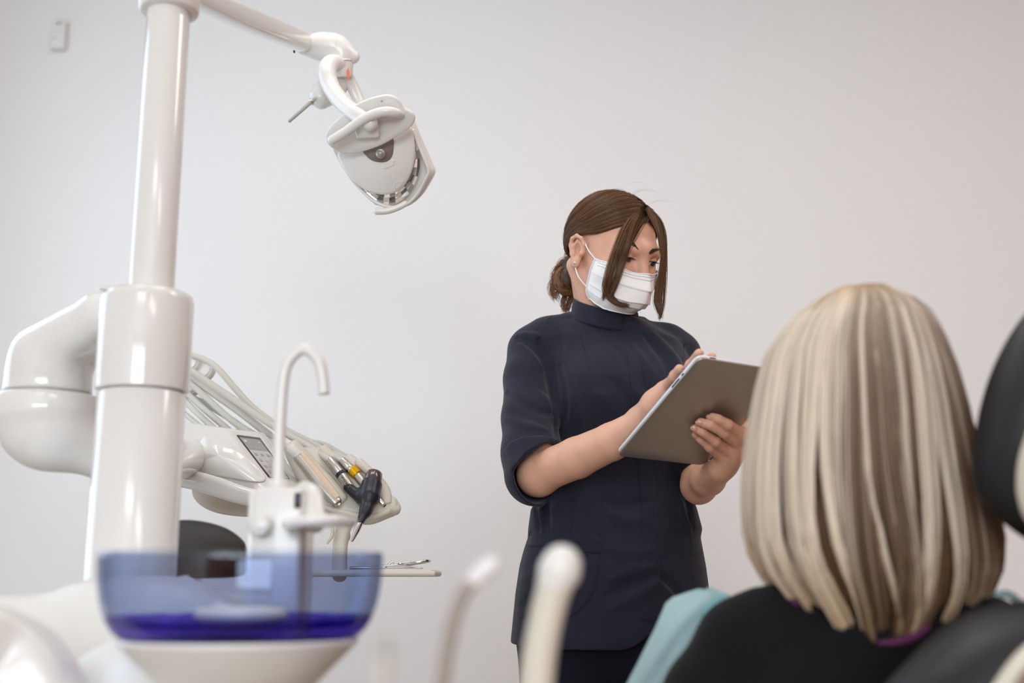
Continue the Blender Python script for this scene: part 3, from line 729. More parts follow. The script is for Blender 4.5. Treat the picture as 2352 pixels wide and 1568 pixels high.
for i in range(5):
    a = i * 2 * math.pi / 5 + .3; d = np.array([math.cos(a), math.sin(a), 0]); c = np.array([scx, YS - .22, 0])
    tube('base_leg', [tuple(c + [0, 0, .1]), tuple(c + d * .15 + [0, 0, .09]), tuple(c + d * .27 + [0, 0, .075])], [.022, .018, .014], m_steelm, st, 4, 12)
    q = c + d * .27; s_ = np.array([-d[1], d[0], 0])
    cyl('caster', tuple(q + [0, 0, .03] - s_ * .018), tuple(q + [0, 0, .03] + s_ * .018), .03, m_blackp, st)
# ------------------------------------------------------------------ wall sensor
sv = thing('wall_sensor', W(133, 80, YB - .01), 'small white alarm sensor box high on the wall left of the lamp pole', 'sensor')
x0, x1 = W(116, 80, YB - .03).x, W(146, 80, YB - .03).x; z0, z1 = W(130, 110, YB - .03).z, W(130, 46, YB - .03).z
m_sens = mat('sensor_plastic', (236, 236, 232), .4)
box('case', (x0, YB - .034, z0), (x1 + .004, YB - .001, z1), m_sens, sv, .004, 3)
wpl = [(x0 + .002, z1 - .003), (x0 + .03, z1 - .003), (x0 + .018, z1 - .014), (x0 + .036, z1 - .05), (x0 + .002, z1 - .036)]
plate('raised_cover', [(x, YB - .034, z) for x, z in wpl], (0, -1, 0), .002, m_sens, sv, smooth=0, rim=.0008)
p = W(140, 54, YB - .036); lathe('lens', [(.0005, 0), (.0028, .0003), (.0028, .0012), (.0008, .002)], (p.x, YB - .0345, p.z), (0, -1, 0), m_blackp, sv, 14)
for x in (118, 122.5, 126.5):
    p = W(x, 87, YB - .036); lathe('indicator_dot', [(.0004, 0), (.0017, .0002), (.0015, .0008), (.0004, .001)], (p.x, YB - .0342, p.z), (0, -1, 0), mat('dot_grey', (150, 150, 130), .5), sv, 10)

# ================================================================== operating lamp
lp = thing('operating_lamp', (px_pole, AY, ZP), 'white dental operating lamp hanging from a sloping arm on the pole', 'lamp')
LY = 2.10
A0, A1 = W(385, -32, 1.48), W(701, 99, LY)
cyl('pole_joint', (px_pole, AY, A0.z - .04), (px_pole, AY, A0.z + .05), .04, m_white, lp)
Rr = [[M(21, A0) * 1.0, .020], [M(23, A1), .020], [M(23, A1), .019]]
tube('spring_arm', [A0, (np.array(A0) + np.array(A1)) / 2, A1], Rr, m_white_s, lp, 8, 24, sq=3.0, up=(0, 0, 1))
toC = lambda p, l: Vector(p) + (Vector((0, 0, CAMZ)) - Vector(p)).normalized() * l
ins = [toC(A0 + (A1 - A0) * f, .0195) + Vector((0, 0, .004)) for f in (.25, .5, .75, .985)]
ins = [toC(W(x, y, Y), .006) for x, y, Y in ((400, -34, 1.52), (500, 12, 1.72), (600, 53, 1.92), (702, 95, 2.085))]
tube('arm_cover', ins, [[M(17.5, q), .012] for q in ins], m_white_s, lp, 6, 28, sq=2.6)
tube('arm_slot', [toC(W(x, y, Y), .0178) for x, y, Y in ((470, -3, 1.66), (560, 35, 1.84), (640, 67, 1.99), (694, 89, 2.07))], [[.0045, .0012]] * 4, m_white, lp, 5, 12)
g0, g1 = W(600, 38, 1.96), W(520, -6, 1.78)
tube('arm_top_insert', [W(530, 8, 1.76), W(575, 22, 1.86), W(628, 47, 1.97)], [[.004, .012]] * 3, m_cream, lp, 5, 12)
p = toC(W(698, 91.5, 2.085), .0185); lathe('screw', [(.0008, 0), (.0022, .0003), (.002, .001)], p, tuple(toC(p, .1) - p), m_grey, lp, 10)
tube('joint_seal', [W(x, y, LY - .012) for x, y in ((678, 107), (675, 113), (676, 120))], .0018, m_seal, lp, 4, 8)
ks = SDF(tuple(np.array(W(750, 112, LY)) - [.11, .09, .08]), tuple(np.array(W(750, 112, LY)) + [.11, .09, .08]), .0022)
def kp_(x, y, dy=0): return tuple(W(x, y, LY + dy))
ks.cone(kp_(697, 106), kp_(738, 107), .0160, .020, 0); ks.cone(kp_(738, 107), kp_(775, 111), .020, .019, .03); ks.cone(kp_(775, 112), kp_(813, 131), .0195, .0115, .03)
ks.cone(kp_(785, 128), kp_(785, 137), .0195, .0195, .012)
sdf_obj('knuckle', ks, m_white, lp, 2)
hub_t, hub_b = W(786, 136, LY), W(790, 178, LY + .01)
cyl('swivel_hub', W(786, 138, LY), hub_b, .0218, m_white, lp, .0170)
lathe('hub_seam', [(.019, -.0007), (.0221, -.0006), (.0221, .0006), (.019, .0007)], W(786, 142, LY), tuple(hub_b - hub_t), m_tan, lp, 32)
# sticker on the hub
pst = W(800, 168, LY - .02)
plate('red_sticker', [W(x, y, LY - .0205) for x, y in ((799, 156), (802, 163), (803, 172), (801, 184), (797, 174), (796, 165))], (.5, -.85, 0), .0006, mat('orange_red_print', (228, 110, 84), .5), lp, smooth=3, rim=.0002)
# yoke: two arms from hub to head
tube('yoke', [W(x, y, LY + dy) for x, y, dy in ((790, 150, .004), (762, 145, -.022), (751, 166, -.04), (762, 203, -.05), (790, 240, -.075), (822, 264, -.098), (852, 284, -.104))], [[.014, .017], [.0165, .018], [.0175, .0175], [.017, .0165], [.0165, .016], [.015, .015], [.013, .014]], m_white, lp, 8, 22)
tube('yoke_rear', [W(x, y, LY + dy) for x, y, dy in ((790, 165, .015), (806, 190, .03), (822, 225, .04), (832, 250, .04))], [[.014, .010]] * 4, m_white, lp, 6, 18)
# transformer box with switch stick
bx = SDF(tuple(np.array(W(738, 222, LY)) - .08), tuple(np.array(W(738, 222, LY)) + .08), .0022)
bx.chain([W(772, 190, LY + .03), W(745, 216, LY + .02), W(729, 231, LY + .012)], [.026, .0255, .021], 0)
ax_ = np.array(W(724, 236, LY + .01)) - np.array(W(772, 190, LY + .03))
bx.plane_cut(W(722, 237, LY + .01), tuple(ax_), tuple(np.array(W(738, 222, LY)) - .09), tuple(np.array(W(738, 222, LY)) + .09), .014)
sdf_obj('switch_housing', bx, m_white, lp, 2)
tube('switch_stick', [W(722, 228, LY - .005), W(690, 256, LY - .02), W(665, 278, LY - .03)], [.0036, .0034, .0030], m_grey, lp, 4, 12, label='grey switch stick')
lathe('stick_collar', [(.003, 0), (.0062, .0006), (.0062, .003), (.003, .0036)], W(716.5, 233, LY - .008), tuple(W(665, 278, LY - .03) - W(722, 228, LY - .005)), m_steel, lp, 16)
# lamp head
hn = Vector((-.12, -.86, -.40)).normalized(); hp0 = W(870, 370, LY)
def H(x, y, off=0.0): return onplane(x, y, hp0, hn) + hn * off
rim_o = [(757, 332), (772, 362), (798, 404), (826, 436), (855, 463), (882, 477), (908, 481), (935, 475), (962, 452), (980, 424), (992, 399), (986, 380), (966, 335), (947, 290), (930, 262), (880, 250), (800, 285)]
plate('head_shell', [H(x, y, -.046) for x, y in rim_o], hn, .026, m_white, lp, rim=.008, smooth=4)
# raised rim frame: ring tube around the reflector
ringp = [(768, 345), (790, 385), (818, 424), (850, 456), (880, 472), (906, 476), (934, 469), (958, 446), (975, 415), (984, 394), (977, 372), (962, 335), (948, 300)]
tube('rim_frame', [H(x, y, -.004) for x, y in ringp], [[.006, .0035]] * len(ringp), m_white, lp, 5, 14, up=hn)
# faceted mirror
m_mirror = mat('mirror_facet', (235, 232, 228), .03, metal=1)
mc = (895, 385)
el = lambda a, s: (mc[0] + s * (72 * math.cos(a) * .95 - 12 * math.sin(a)), mc[1] + s * (90 * math.sin(a)))
Vm, Fm = [], []
na, nr = 26, 6
for i in range(nr):
    for j in range(na):
        q = []
        s0, s1 = .35 + .65 * i / nr, .35 + .65 * (i + 1) / nr
        tl_ = random.uniform(-.0022, .0022); t2 = random.uniform(-.0022, .0022)
        for a, s in ((j, s0), (j + 1, s0), (j + 1, s1), (j, s1)):
            aa = a / na * 2 * math.pi
            q.append(len(Vm)); Vm.append(H(*el(aa, s), -.004 - .012 * (1 - s * s) + (tl_ if s == s1 else -tl_) + (t2 if a == j else -t2) * .6))
        Fm.append(q)
mesh('reflector', Vm, Fm, m_mirror, lp, False, label='faceted mirror reflector')
cov = [(777, 352), (784, 374), (800, 400), (822, 424), (850, 440), (880, 446), (905, 443), (926, 430), (942, 406), (952, 375), (955, 340), (951, 310), (942, 288), (900, 280), (840, 300), (795, 330)]
cv = plate('light_cover', [H(x, y, -.001) for x, y in cov], hn, .012, m_white, lp, dome=.014, rim=.006, smooth=4, rings=8)
tcv = bvh(cv)
rec = [(833, 344), (841, 357), (854, 368), (872, 372.5), (889, 371), (900, 360), (904, 342), (903, 318), (880, 316), (850, 328)]
pts_r = [hit(tcv, *q) or H(*q, .03) for q in rec]
plate('bulb_recess', pts_r, hn, .0016, mat('recess_brown', (120, 108, 98), .5), lp, dome=.0055, rim=.0006, smooth=4, label='brown recess around the bulb')
pb = (hit(tcv, 877, 352) or H(877, 352, .03)) + hn * .001
V, Fc = lathe_vf([(.0092 * math.sin(a), .0092 - .0092 * math.cos(a)) for a in np.linspace(.05, math.pi - .05, 12)], pb, tuple(hn), 24)
mesh('bulb', V, Fc, mat('bulb_glass', (150, 146, 140), .06, coat=1), lp)
for o_ in ([(877, 379), (880, 373), (903, 366), (906, 374), (903, 380), (882, 388)], [(905, 425), (908, 418), (922, 414), (926, 420), (918, 430), (906, 434)]):
    pp = [hit(tcv, *q) or H(*q, .03) for q in o_]; plate('button', pp, hn, .0012, m_white, lp, rim=.0006, smooth=4)
topo = [(747, 312), (751, 330), (764, 343), (782, 352), (808, 354), (840, 347), (876, 334), (910, 315), (938, 297), (951, 282), (952, 268), (943, 257), (929, 249), (915, 231), (900, 221), (880, 220), (845, 229), (808, 247), (775, 275), (756, 294)]
hn2 = Vector((-.10, -.70, -.70)).normalized()
tp0 = W(850, 290, LY - .082)
def H2(x, y, off=0.0): return onplane(x, y, tp0, hn2) + hn2 * off
plate('head_top', [H2(x, y, -.010) for x, y in topo], hn2, .010, m_white, lp, rim=.0035, smooth=4)
mb = H2(858, 292, .006)
rotm = hn2.to_track_quat('Z', 'Y').to_matrix()
ms = SDF(tuple(np.array(mb) - .05), tuple(np.array(mb) + .05), .0018)
ms.rbox(H2(846, 298, .004), (.022, .012, .010), .004, np.array(rotm)); ms.cone(H2(852, 284, .008), H2(845, 276, .012), .012, .011, .01)
sdf_obj('mount_block', ms, m_white, lp, 2)
tube('handle', [H2(x, y, o_) for x, y, o_ in ((770, 309, .024), (800, 290, .026), (832, 267, .026), (860, 252, .024), (890, 245, .022), (912, 251, .016), (921, 261, .006))], [[.009, .009]] * 5 + [[.0085, .009], [.006, .008]], m_white, lp, 7, 18)
tube('handle', [W(x, y, LY + .012) for x, y in ((866, 485), (890, 484), (915, 476), (930, 468))], [.0072, .0065, .006, .006], m_white, lp, 6, 14)
box('handle_clip', H2(884, 265, .0) - Vector((.006, .004, .006)), H2(898, 262, .012) + Vector((.006, .004, .004)), m_white, lp, .002, 2)
p = H2(877, 232, 0.0004); lathe('screw', [(.0006, 0), (.002, .0003), (.0018, .001)], p, tuple(hn2), m_grey, lp, 10)

# ================================================================== suction hoses in the foreground
GS = 'suction tools in the foreground'
s1 = thing('suction_handle', W(1245, 1600, .86), 'thick white suction tube with rounded head, blurred in front of the navy jacket', 'suction tube', GS)
tube('tube', [W(1226, 1640, .86), W(1240, 1500, .86), W(1262, 1390, .86), W(1284, 1316, .86)], [.0125, .0122, .0122, .0132], m_cream, s1, 8, 24)
tube('head', [W(1276, 1336, .86), W(1285, 1312, .86), W(1290, 1297, .86)], [.0135, .0155, .0145], m_white, s1, 5, 24)
s2 = thing('saliva_ejector', W(1010, 1620, .80), 'thin curved grey brown saliva ejector with clear white tip, blurred', 'saliva ejector', GS)
m_br = mat('grey_brown_rubber', (160, 148, 138), .5)
tube('tube', [W(1006, 1660, .80), W(1018, 1560, .80), W(1036, 1450, .80), W(1062, 1370, .80), W(1088, 1334, .80)], .0046, m_br, s2, 8, 16)
tube('tip', [W(1090, 1331, .80), W(1108, 1314, .80), W(1128, 1298, .80)], [.0056, .0062, .0062], mat('clear_white_tip', (236, 236, 238), .3), s2, 5, 16, label='clear white tip')
s3 = thing('suction_handle', W(875, 1600, .62), 'faint grey suction tube low in the foreground beside the bowl', 'suction tube', GS)
tube('tube', [W(868, 1680, .60), W(874, 1570, .60), W(880, 1498, .60)], [.0042, .0042, .0040], mat('pale_grey_tube', (200, 196, 190), .5), s3, 6, 16)
tube('end_cap', [W(880, 1496, .60), W(881, 1484, .60)], .0043, m_grey, s3, 3, 14)
# ================================================================== tablet
def tab_solve():
    BLp, TLp, BRp = (1417, 1047), (1606, 822), (1602, 1086); best = None
    for dt in np.arange(-.22, -.02, .004):
        for dr in np.arange(.02, .16, .004):
            a, b, c = (np.array(tuple(W(*q, y))) for q, y in ((BLp, 1.87), (TLp, 1.87 + dt), (BRp, 1.87 + dr)))
            u, v = b - a, c - a; lu, lv = np.linalg.norm(u), np.linalg.norm(v)
            e = abs(lu - .245) / .02 + abs(lv - .176) / .02 + abs(u @ v / lu / lv) * 8
            if best is None or e < best[0]: best = (e, a, b, c)
    return best[1:]
tBL, tTL, tBR = tab_solve()
tu = Vector(tTL - tBL); tH = tu.length; tu.normalize()
tv = Vector(tBR - tBL); tv -= tu * tv.dot(tu); tWd = tv.length; tv.normalize()
tn = tu.cross(tv).normalized()
if tn.dot(Vector((0, 0, CAMZ)) - Vector(tBL)) < 0: tn = -tn          # normal of the back, towards the viewer
T0 = Vector(tBL)
def onback(x, y, off=0.0): return onplane(x, y, T0 + tn * off, tn)
tab = thing('tablet', T0 + tu * tH / 2 + tv * tWd / 2, 'grey aluminium tablet held up in both hands, its back to the camera', 'tablet')
def rrect(w, h, r, n=6):
    out = []
    for cx, cy, a0 in ((w - r, h - r, 0), (r, h - r, 90), (r, r, 180), (w - r, r, 270)):
        for i in range(n + 1):
            a = math.radians(a0 + 90 * i / n); out.append((cx + r * math.cos(a), cy + r * math.sin(a)))
    return out
def tpt(x, y, off): return T0 + tv * x + tu * y + tn * off
plate('aluminium_back', [tpt(x, y, -.0055) for x, y in rrect(tWd, tH, .012)], tn, .0055, m_alu, tab, rim=.0016, smooth=0)
m_edge = mat('tablet_bright_edge', (214, 216, 224), .4, metal=.15)
plate('white_edge', [tpt(x, y, -.0085) for x, y in rrect(tWd, tH, .012)], tn, .0072, m_edge, tab, rim=.0012, smooth=0, label='bright edge band of the tablet')
plate('glass_screen', [tpt(x + .002, y + .002, -.0090) for x, y in rrect(tWd - .004, tH - .004, .010)], tn, .0006, mat('tablet_screen', (30, 30, 34), .1), tab, rim=.0002, smooth=0)
def edge_slot(y0, y1, name): 
    P = [tpt(-.0001, y0, -.0042), tpt(-.0001, y1, -.0042)]
    tube(name, P, .0011, m_blackp, tab, 1, 8)
edge_slot(tH * .70, tH * .78, 'volume_button'); edge_slot(tH * .815, tH * .83, 'switch')
tube('power_button', [tpt(.022, tH + .0001, -.0042), tpt(.031, tH + .0001, -.0042)], .0011, m_blackp, tab, 1, 8)
lathe('round_emblem', [(.0005, 0), (.019, .0001), (.019, .0005), (.0005, .0006)], onback(1620, 975), tuple(tn), m_blackp, tab, 36, label='dark round emblem half under the fingers')

# ================================================================== the standing woman
per = thing('person', (W(1400, 1300, 2.15).x, 2.15, 0), 'standing woman in navy jacket and white face mask looking down at a tablet', 'person')
HY, HPt, HR, HS = .688, .391, -.0456, .957
def head_rot():
    cy, sy = math.cos(HY), math.sin(HY); cp, sp = math.cos(HPt), math.sin(HPt); cr, sr = math.cos(HR), math.sin(HR)
    Rz = np.array([[cy, -sy, 0], [sy, cy, 0], [0, 0, 1.]]); B = np.diag([1., -1., 1.])
    Rp = np.array([[1, 0, 0], [0, cp, sp], [0, -sp, cp]]); Rr = np.array([[cr, 0, sr], [0, 1, 0], [-sr, 0, cr]])
    return Rz @ B @ Rp @ Rr
HM = head_rot(); HO = np.array(tuple(W(1400.4, 590.2, 2.12)))
def hp(x, y, z): return HO + HM @ (np.array([x, y, z]) * HS)
def hr(*r): return np.array(r) * HS
hd = SDF(HO - [.13, .15, .17], HO + [.13, .15, .15], .0015)
hd.ell(hp(0, -.012, .042), hr(.074, .092, .084), HM)
hd.ell(hp(0, .030, .000), hr(.064, .062, .082), HM, k=.03 * HS)
hd.ell(hp(0, .034, -.046), hr(.050, .054, .050), HM, k=.03)
hd.ell(hp(0, .066, -.080), hr(.022, .019, .016), HM, k=.025)
for s in (-1, 1):
    hd.ell(hp(s * .037, .058, -.022), hr(.022, .022, .024), HM, k=.03)
    hd.cone(hp(s * .008, .091, .030), hp(s * .045, .074, .026), .009, .008, .02)
    hd.ell(hp(s * .032, .096, .010), hr(.0170, .014, .0125), HM, .010, 'sub')
    hd.ell(hp(s * .0315, .0770, .011), hr(.0140, .0100, .0115), HM, .004)
    hd.cone(hp(s * .020, .089, .0265), hp(s * .046, .073, .0245), .0055, .005, .012)
hd.cone(hp(0, .090, .022), hp(0, .106, -.022), .0075, .0105, .012); hd.ell(hp(0, .106, -.032), hr(.013, .012, .011), HM, k=.01)
for s in (-1, 1): hd.ell(hp(s * .013, .098, -.036), hr(.009, .010, .008), HM, k=.008)
# ears
ez = lambda z: .029 + (z - .029) * .86
for s in (-1, 1):
    def E(x, y, z): return hp(s * x, -.006 + (y + .006) * .92, ez(z))
    hd.ell(E(.0745, -.010, -.002), hr(.0070, .0165, .0255), HM, k=.006)
    hd.ell(E(.0820, -.008, -.004), hr(.0085, .0095, .0145), HM, .005, 'sub')
    hx = [(.0745, .010, -.002), (.079, .011, .014), (.082, .002, .026), (.0835, -.013, .029), (.0835, -.025, .020), (.082, -.028, .004), (.080, -.021, -.014), (.077, -.010, -.026)]
    hd.chain([E(*q) for q in hx], [.0030, .0031, .0034, .0036, .0036, .0034, .0032, .0034], .003)
    hd.chain([E(*q) for q in ((.0795, -.012, .018), (.0805, -.019, .004), (.079, -.014, -.012))], [.0026, .0030, .0026], .004)
    hd.ell(E(.0755, -.006, -.031), hr(.0055, .009, .009), HM, k=.005); hd.ell(E(.0775, .006, -.008), hr(.005, .004, .005), HM, k=.004)
nk0, nk1 = np.array(tuple(W(1392, 770, 2.165))), hp(0, -.028, -.035)
hd.cone(nk0, nk1, .050, .050, .025)
hd.cone(hp(-.06, -.03, -.03), nk0 + [-.012, -.035, .0], .013, .011, .02)
Vh, Fh = hd.extract(); Vh = relax(Vh, Fh, 3)

# arms and hands (with the torso core that joins them)
ab = SDF((-.04, 1.60, 1.02), (.44, 2.30, 1.46), .0022)
def w(x, y, Y): return np.array(tuple(W(x, y, Y)))
RS, RE = w(1222, 800, 2.16), w(1229, 1092, 2.03)          # her right arm (left in the picture)
RE = w(1236, 1088, 2.03); RW = w(1480, 966, 1.875)
ab.chain([RS, RE], [.031, .033], 0)
ab.chain([RE, w(1325, 1051, 1.975), w(1405, 1014, 1.92), RW], [.0345, .0345, .0305, .0230], .006)
ab.ell(w(1236, 1096, 2.035), (.031, .031, .031), k=.02)
ab.cone(w(1462, 955, 1.88), w(1474, 950, 1.87), .012, .012, .012)
# her right hand over the screen: palm, thumb, four fingers
def kx(P, R, k=.006): ab.chain([np.array(tuple(p)) for p in P], R, k)
def scr_pt(x, y, off): return np.array(tuple(onback(x, y, -.0095 - off)))
pm = w(1530, 902, 1.825)
kx([RW, w(1508, 930, 1.845), pm], [.0215, .023, .020], .015)
kx([w(1512, 916, 1.83), w(1536, 884, 1.81), scr_pt(1551, 864, .016), scr_pt(1561, 847, .0115)], [.0115, .0100, .0090, .0076])
f0 = scr_pt(1566, 868, .040)
kx([pm, f0, scr_pt(1588, 838, .026), scr_pt(1606, 811, .010)], [.016, .0100, .0088, .0074])
kx([pm, scr_pt(1586, 872, .044), scr_pt(1622, 842, .026), scr_pt(1635, 819, .009)], [.016, .0100, .0086, .0072])
kx([pm, scr_pt(1590, 888, .044), scr_pt(1624, 866, .024), scr_pt(1632, 858, .010)], [.016, .0096, .0084, .007])
kx([pm, scr_pt(1588, 902, .042), scr_pt(1612, 890, .024), scr_pt(1622, 884, .010)], [.015, .0086, .0076, .0065])
# her left arm and the hand that carries the tablet
LSh, LE = w(1568, 812, 2.21), w(1606, 1112, 2.06)
LW = np.array(tuple(onback(1654, 1080, .030)))
ab.chain([LSh, LE], [.029, .029], 0); ab.ell(LE + [-.002, .0, -.006], (.0275, .0285, .0275), k=.012)
ab.chain([LE, LE * .55 + LW * .45, LW], [.0295, .0280, .0210], .012)
fing = [ [(1706, 999, .026), (1672, 975, .024), (1650, 962, .017), (1636, 957, .0095)],
         [(1704, 1027, .030), (1663, 993, .026), (1630, 976, .018), (1609, 969, .0095)],
         [(1687, 1045, .030), (1643, 1013, .026), (1615, 993, .018), (1597, 983, .0092)],
         [(1662, 1053, .028), (1630, 1027, .024), (1610, 1010, .016), (1599, 1000, .0085)]]
FR = [[.0105, .0084, .0077, .0070], [.0105, .0086, .0079, .0072], [.0102, .0083, .0076, .0070], [.0092, .0075, .0068, .0061]]
nails = []
for P, R in zip(fing, FR):
    Q = [np.array(tuple(onback(*p))) for p in P]
    kx(Q, R, .0015); kx([Q[0], Q[0] * .35 + LW * .65], [R[0], .0145], .012)
    ab.ell(Q[1] + np.array(tuple(tn)) * .001, (.0091, .0091, .0091) if R[0] > .010 else (.0080, .0080, .0080), k=.003)
    nails.append((Q[2], Q[3], R[3]))
kx([onback(1672, 1064, .026), onback(1694, 1034, .016), onback(1710, 990, .004), onback(1712, 962, -.018), onback(1698, 945, -.021)], [.0145, .0130, .0110, .0098, .0080], .008)
kx([onback(1684, 1032, .024), onback(1668, 1066, .026)], [.0165, .0165], .014)
# torso core
ab.ell(w(1405, 960, 2.18), (.11, .06, .13), k=.02); ab.chain([RS, w(1395, 800, 2.18), LSh], [.03, .045, .028], .02)
Vb, Fb = ab.extract(); Vb = relax(Vb, Fb, 5)
V_all = np.vstack([Vh, Vb]); F_all = np.vstack([Fh, Fb + len(Vh)])
body_o = fast_mesh('body', V_all, F_all, m_skin, per)
thead = BVHTree.FromPolygons([Vector(v) for v in Vh], Fh.tolist())
tarm = BVHTree.FromPolygons([Vector(v) for v in Vb], Fb.tolist())
m_nail = mat('finger_nail', (216, 158, 138), .25, coat=.3)
for a, b, r in nails:
    d = (b - a) / np.linalg.norm(b - a); tc = np.array([0, 0, CAMZ]) - b; tc /= np.linalg.norm(tc); nn_ = np.array(tuple(tn)) * .55 + tc * .75; nn_ -= d * (nn_ @ d); nn_ /= np.linalg.norm(nn_)
    c = b + nn_ * r * .90 + d * .001
    s_ = np.cross(d, nn_)
    P = [tuple(c + d * x + s_ * y) for x, y in ((-.0045, -.0028), (-.0050, 0), (-.0045, .0028), (0, .0040), (.0048, .0034), (.0064, 0), (.0048, -.0034), (0, -.0040))]
    plate('finger_nail', P, nn_, .0010, m_nail, per, dome=.0011, rim=.0004, smooth=3)

# eyes
m_sclera = mat('eye_white', (224, 214, 208), .25); m_iris = mat('dark_iris', (36, 24, 20), .12, coat=.6)
m_lash = mat('lash_black', (44, 30, 23), .6); m_brow = mat('brow_brown', (66, 46, 35), .6); m_lid = m_skin
gz = math.radians(-19)
for s in (-1, 1):
    ec = np.array([s * .0315, .0785, .0105]); er = .0122
    fw = np.array([s * .10, math.cos(gz), math.sin(gz)]); fw /= np.linalg.norm(fw)
    V, Fc = lathe_vf([(er * math.sin(a), -er * math.cos(a)) for a in np.linspace(.05, math.pi - .05, 14)], (0, 0, 0), (0, 0, 1), 24)
    mesh('eyeball', [hp(*(ec + v)) for v in V], Fc, m_sclera, per)
    ir = [(math.sin(a) * er * 1.012, math.cos(a) * er * 1.012) for a in np.linspace(math.radians(34), .02, 6)]
    V, Fc = lathe_vf(ir, (0, 0, 0), fw, 22); mesh('iris', [hp(*(ec + v)) for v in V], Fc, m_iris, per, label='dark brown iris')
    def lid(e0, e1, rad, name):
        V, na_, ne = [], 18, 8; edge = []
        for i in range(ne):
            for j in range(na_):
                az = math.radians(-72 + 144 * j / (na_ - 1)); lim = math.cos(az * 1.12)
                mid = math.radians(-14); e = math.radians(e0 + (e1 - e0) * i / (ne - 1))
                if i == ne - 1 or True:
                    tgt = math.radians(e1); e = math.radians(e0) + ((mid + (tgt - mid) * lim) - math.radians(e0)) * i / (ne - 1)
                p = ec + rad * np.array([math.sin(az) * math.cos(e), math.cos(az) * math.cos(e), math.sin(e)])
                V.append(hp(*p))
                if i == ne - 1: edge.append(hp(*(ec + (rad + .0004) * np.array([math.sin(az) * math.cos(e), math.cos(az) * math.cos(e), math.sin(e)]))))
        mesh(name, V, grid_faces(ne, na_, False), m_lid, per); return edge
    ed = lid(70, 5, er * 1.075, 'eyelid'); lid(-85, -40, er * 1.06, 'eyelid')
    tube('eyelash', ed[1:-1], [.0004] + [.0008] * (len(ed) - 4) + [.0005], m_lash, per, 2, 8)
    V, Fc = [], []
    for i in range(26):                                          # single lashes fanning out of the lid edge
        p = np.array(ed[2 + int(i * (len(ed) - 5) / 25)]); az = -60 + 120 * i / 25
        d = HM @ np.array([math.sin(math.radians(az)) * .8, .75, -.28]); L_ = .0062
        v, f = tube_vf([p, p + d * L_ * .5, p + d * L_ + HM @ np.array([0, 0, .0012])], [.00024, .0002, .0001], 4); Fc += [tuple(q + len(V) for q in g) for g in f]; V += [tuple(x) for x in v]
    o = mesh('lashes', V, Fc, m_lash, per); o['kind'] = 'stuff'
# hair strands as thin triangular tubes with their own tint
def strands(name, paths, rad, m, par, tint, tvar=.12, taper=.35, label=None):
    n, k = paths.shape[:2]
    T = np.gradient(paths, axis=1); T /= np.linalg.norm(T, axis=2, keepdims=True) + 1e-12
    ref = rng.normal(size=(n, 1, 3)); N = np.cross(T, ref); N /= np.linalg.norm(N, axis=2, keepdims=True) + 1e-9; B = np.cross(T, N)
    r = np.asarray(rad).reshape(-1, 1) * np.ones((n, k)); t = np.linspace(0, 1, k)[None]; r = r * np.where(t > .75, 1 - (1 - taper) * (t - .75) / .25, 1)
    V = np.stack([paths + r[..., None] * (math.cos(a) * N + math.sin(a) * B) for a in (0, 2.094, 4.189)], 2)   # n,k,3,3
    base = (np.arange(n) * k * 3)[:, None, None] + (np.arange(k - 1) * 3)[None, :, None]
    q = [np.stack([base + j, base + (j + 1) % 3, base + 3 + (j + 1) % 3, base + 3 + j], -1) for j in range(3)]
    Fq = np.concatenate([x.reshape(-1, 4) for x in q])
    c = np.asarray(tint); c = np.repeat(c[None], n, 0) if c.ndim == 1 else c
    if c.ndim == 2: c = np.repeat(c[:, None], k, 1)
    c = c * (1 + tvar * rng.normal(size=(n, 1, 1))); C = np.repeat(np.clip(c, .003, 1).reshape(-1, 3), 3, 0)
    return fast_mesh(name, V.reshape(-1, 3), Fq, m, par, True, label, colors=C)
m_hair = mat('brown_hair', (70, 46, 28), .36, attr='tint', spec=.45)
m_blond = mat('blond_hair', (200, 170, 120), .45, attr='tint', spec=.4)
BR0 = np.array(lin((106, 74, 47)))
def scalp(p, lift):
    """push a local head point onto the hair surface"""
    c = np.array([0, -.010, .036]); q = (p - c) / np.array([.0785, .0965, .0895]); l = np.linalg.norm(q, axis=-1, keepdims=True)
    return c + (p - c) / l * (1 + lift / .09)
def side_guides(s):
    G = []
    parts = [(.012, .080, .086), (.012, .060, .108), (.010, .030, .122), (.006, -.010, .128), (0, -.055, .115), (0, -.085, .085)]
    mids = [[(.048, .070, .070), (.072, .030, .044), (.079, -.010, .034), (.068, -.058, .006), (.03, -.098, -.028)],
            [(.050, .050, .088), (.074, .015, .058), (.080, -.022, .040), (.066, -.066, .008), (.026, -.102, -.028)],
            [(.050, .020, .105), (.074, -.010, .070), (.076, -.045, .040), (.058, -.080, .006), (.022, -.106, -.030)],
            [(.046, -.020, .110), (.068, -.045, .072), (.066, -.075, .036), (.046, -.095, .002), (.016, -.108, -.032)],
            [(.034, -.060, .100), (.050, -.080, .060), (.046, -.096, .028), (.030, -.106, -.004), (.010, -.108, -.034)],
            [(.014, -.088, .080), (.022, -.102, .045), (.02, -.106, .02), (.012, -.110, -.008), (.004, -.108, -.036)]]
    for p, m_ in zip(parts, mids): G.append([p] + m_ + [(0.0, -.118, -.052)])
    G = np.array(G, float); G[:, 1:, 0] *= s; G[:, 0, 0] = G[:, 0, 0] * 1.0 + (.004 * s)
    return np.array([spline(g, 3) for g in G])
capV, capF = [], []
hairP, hairT = [], []
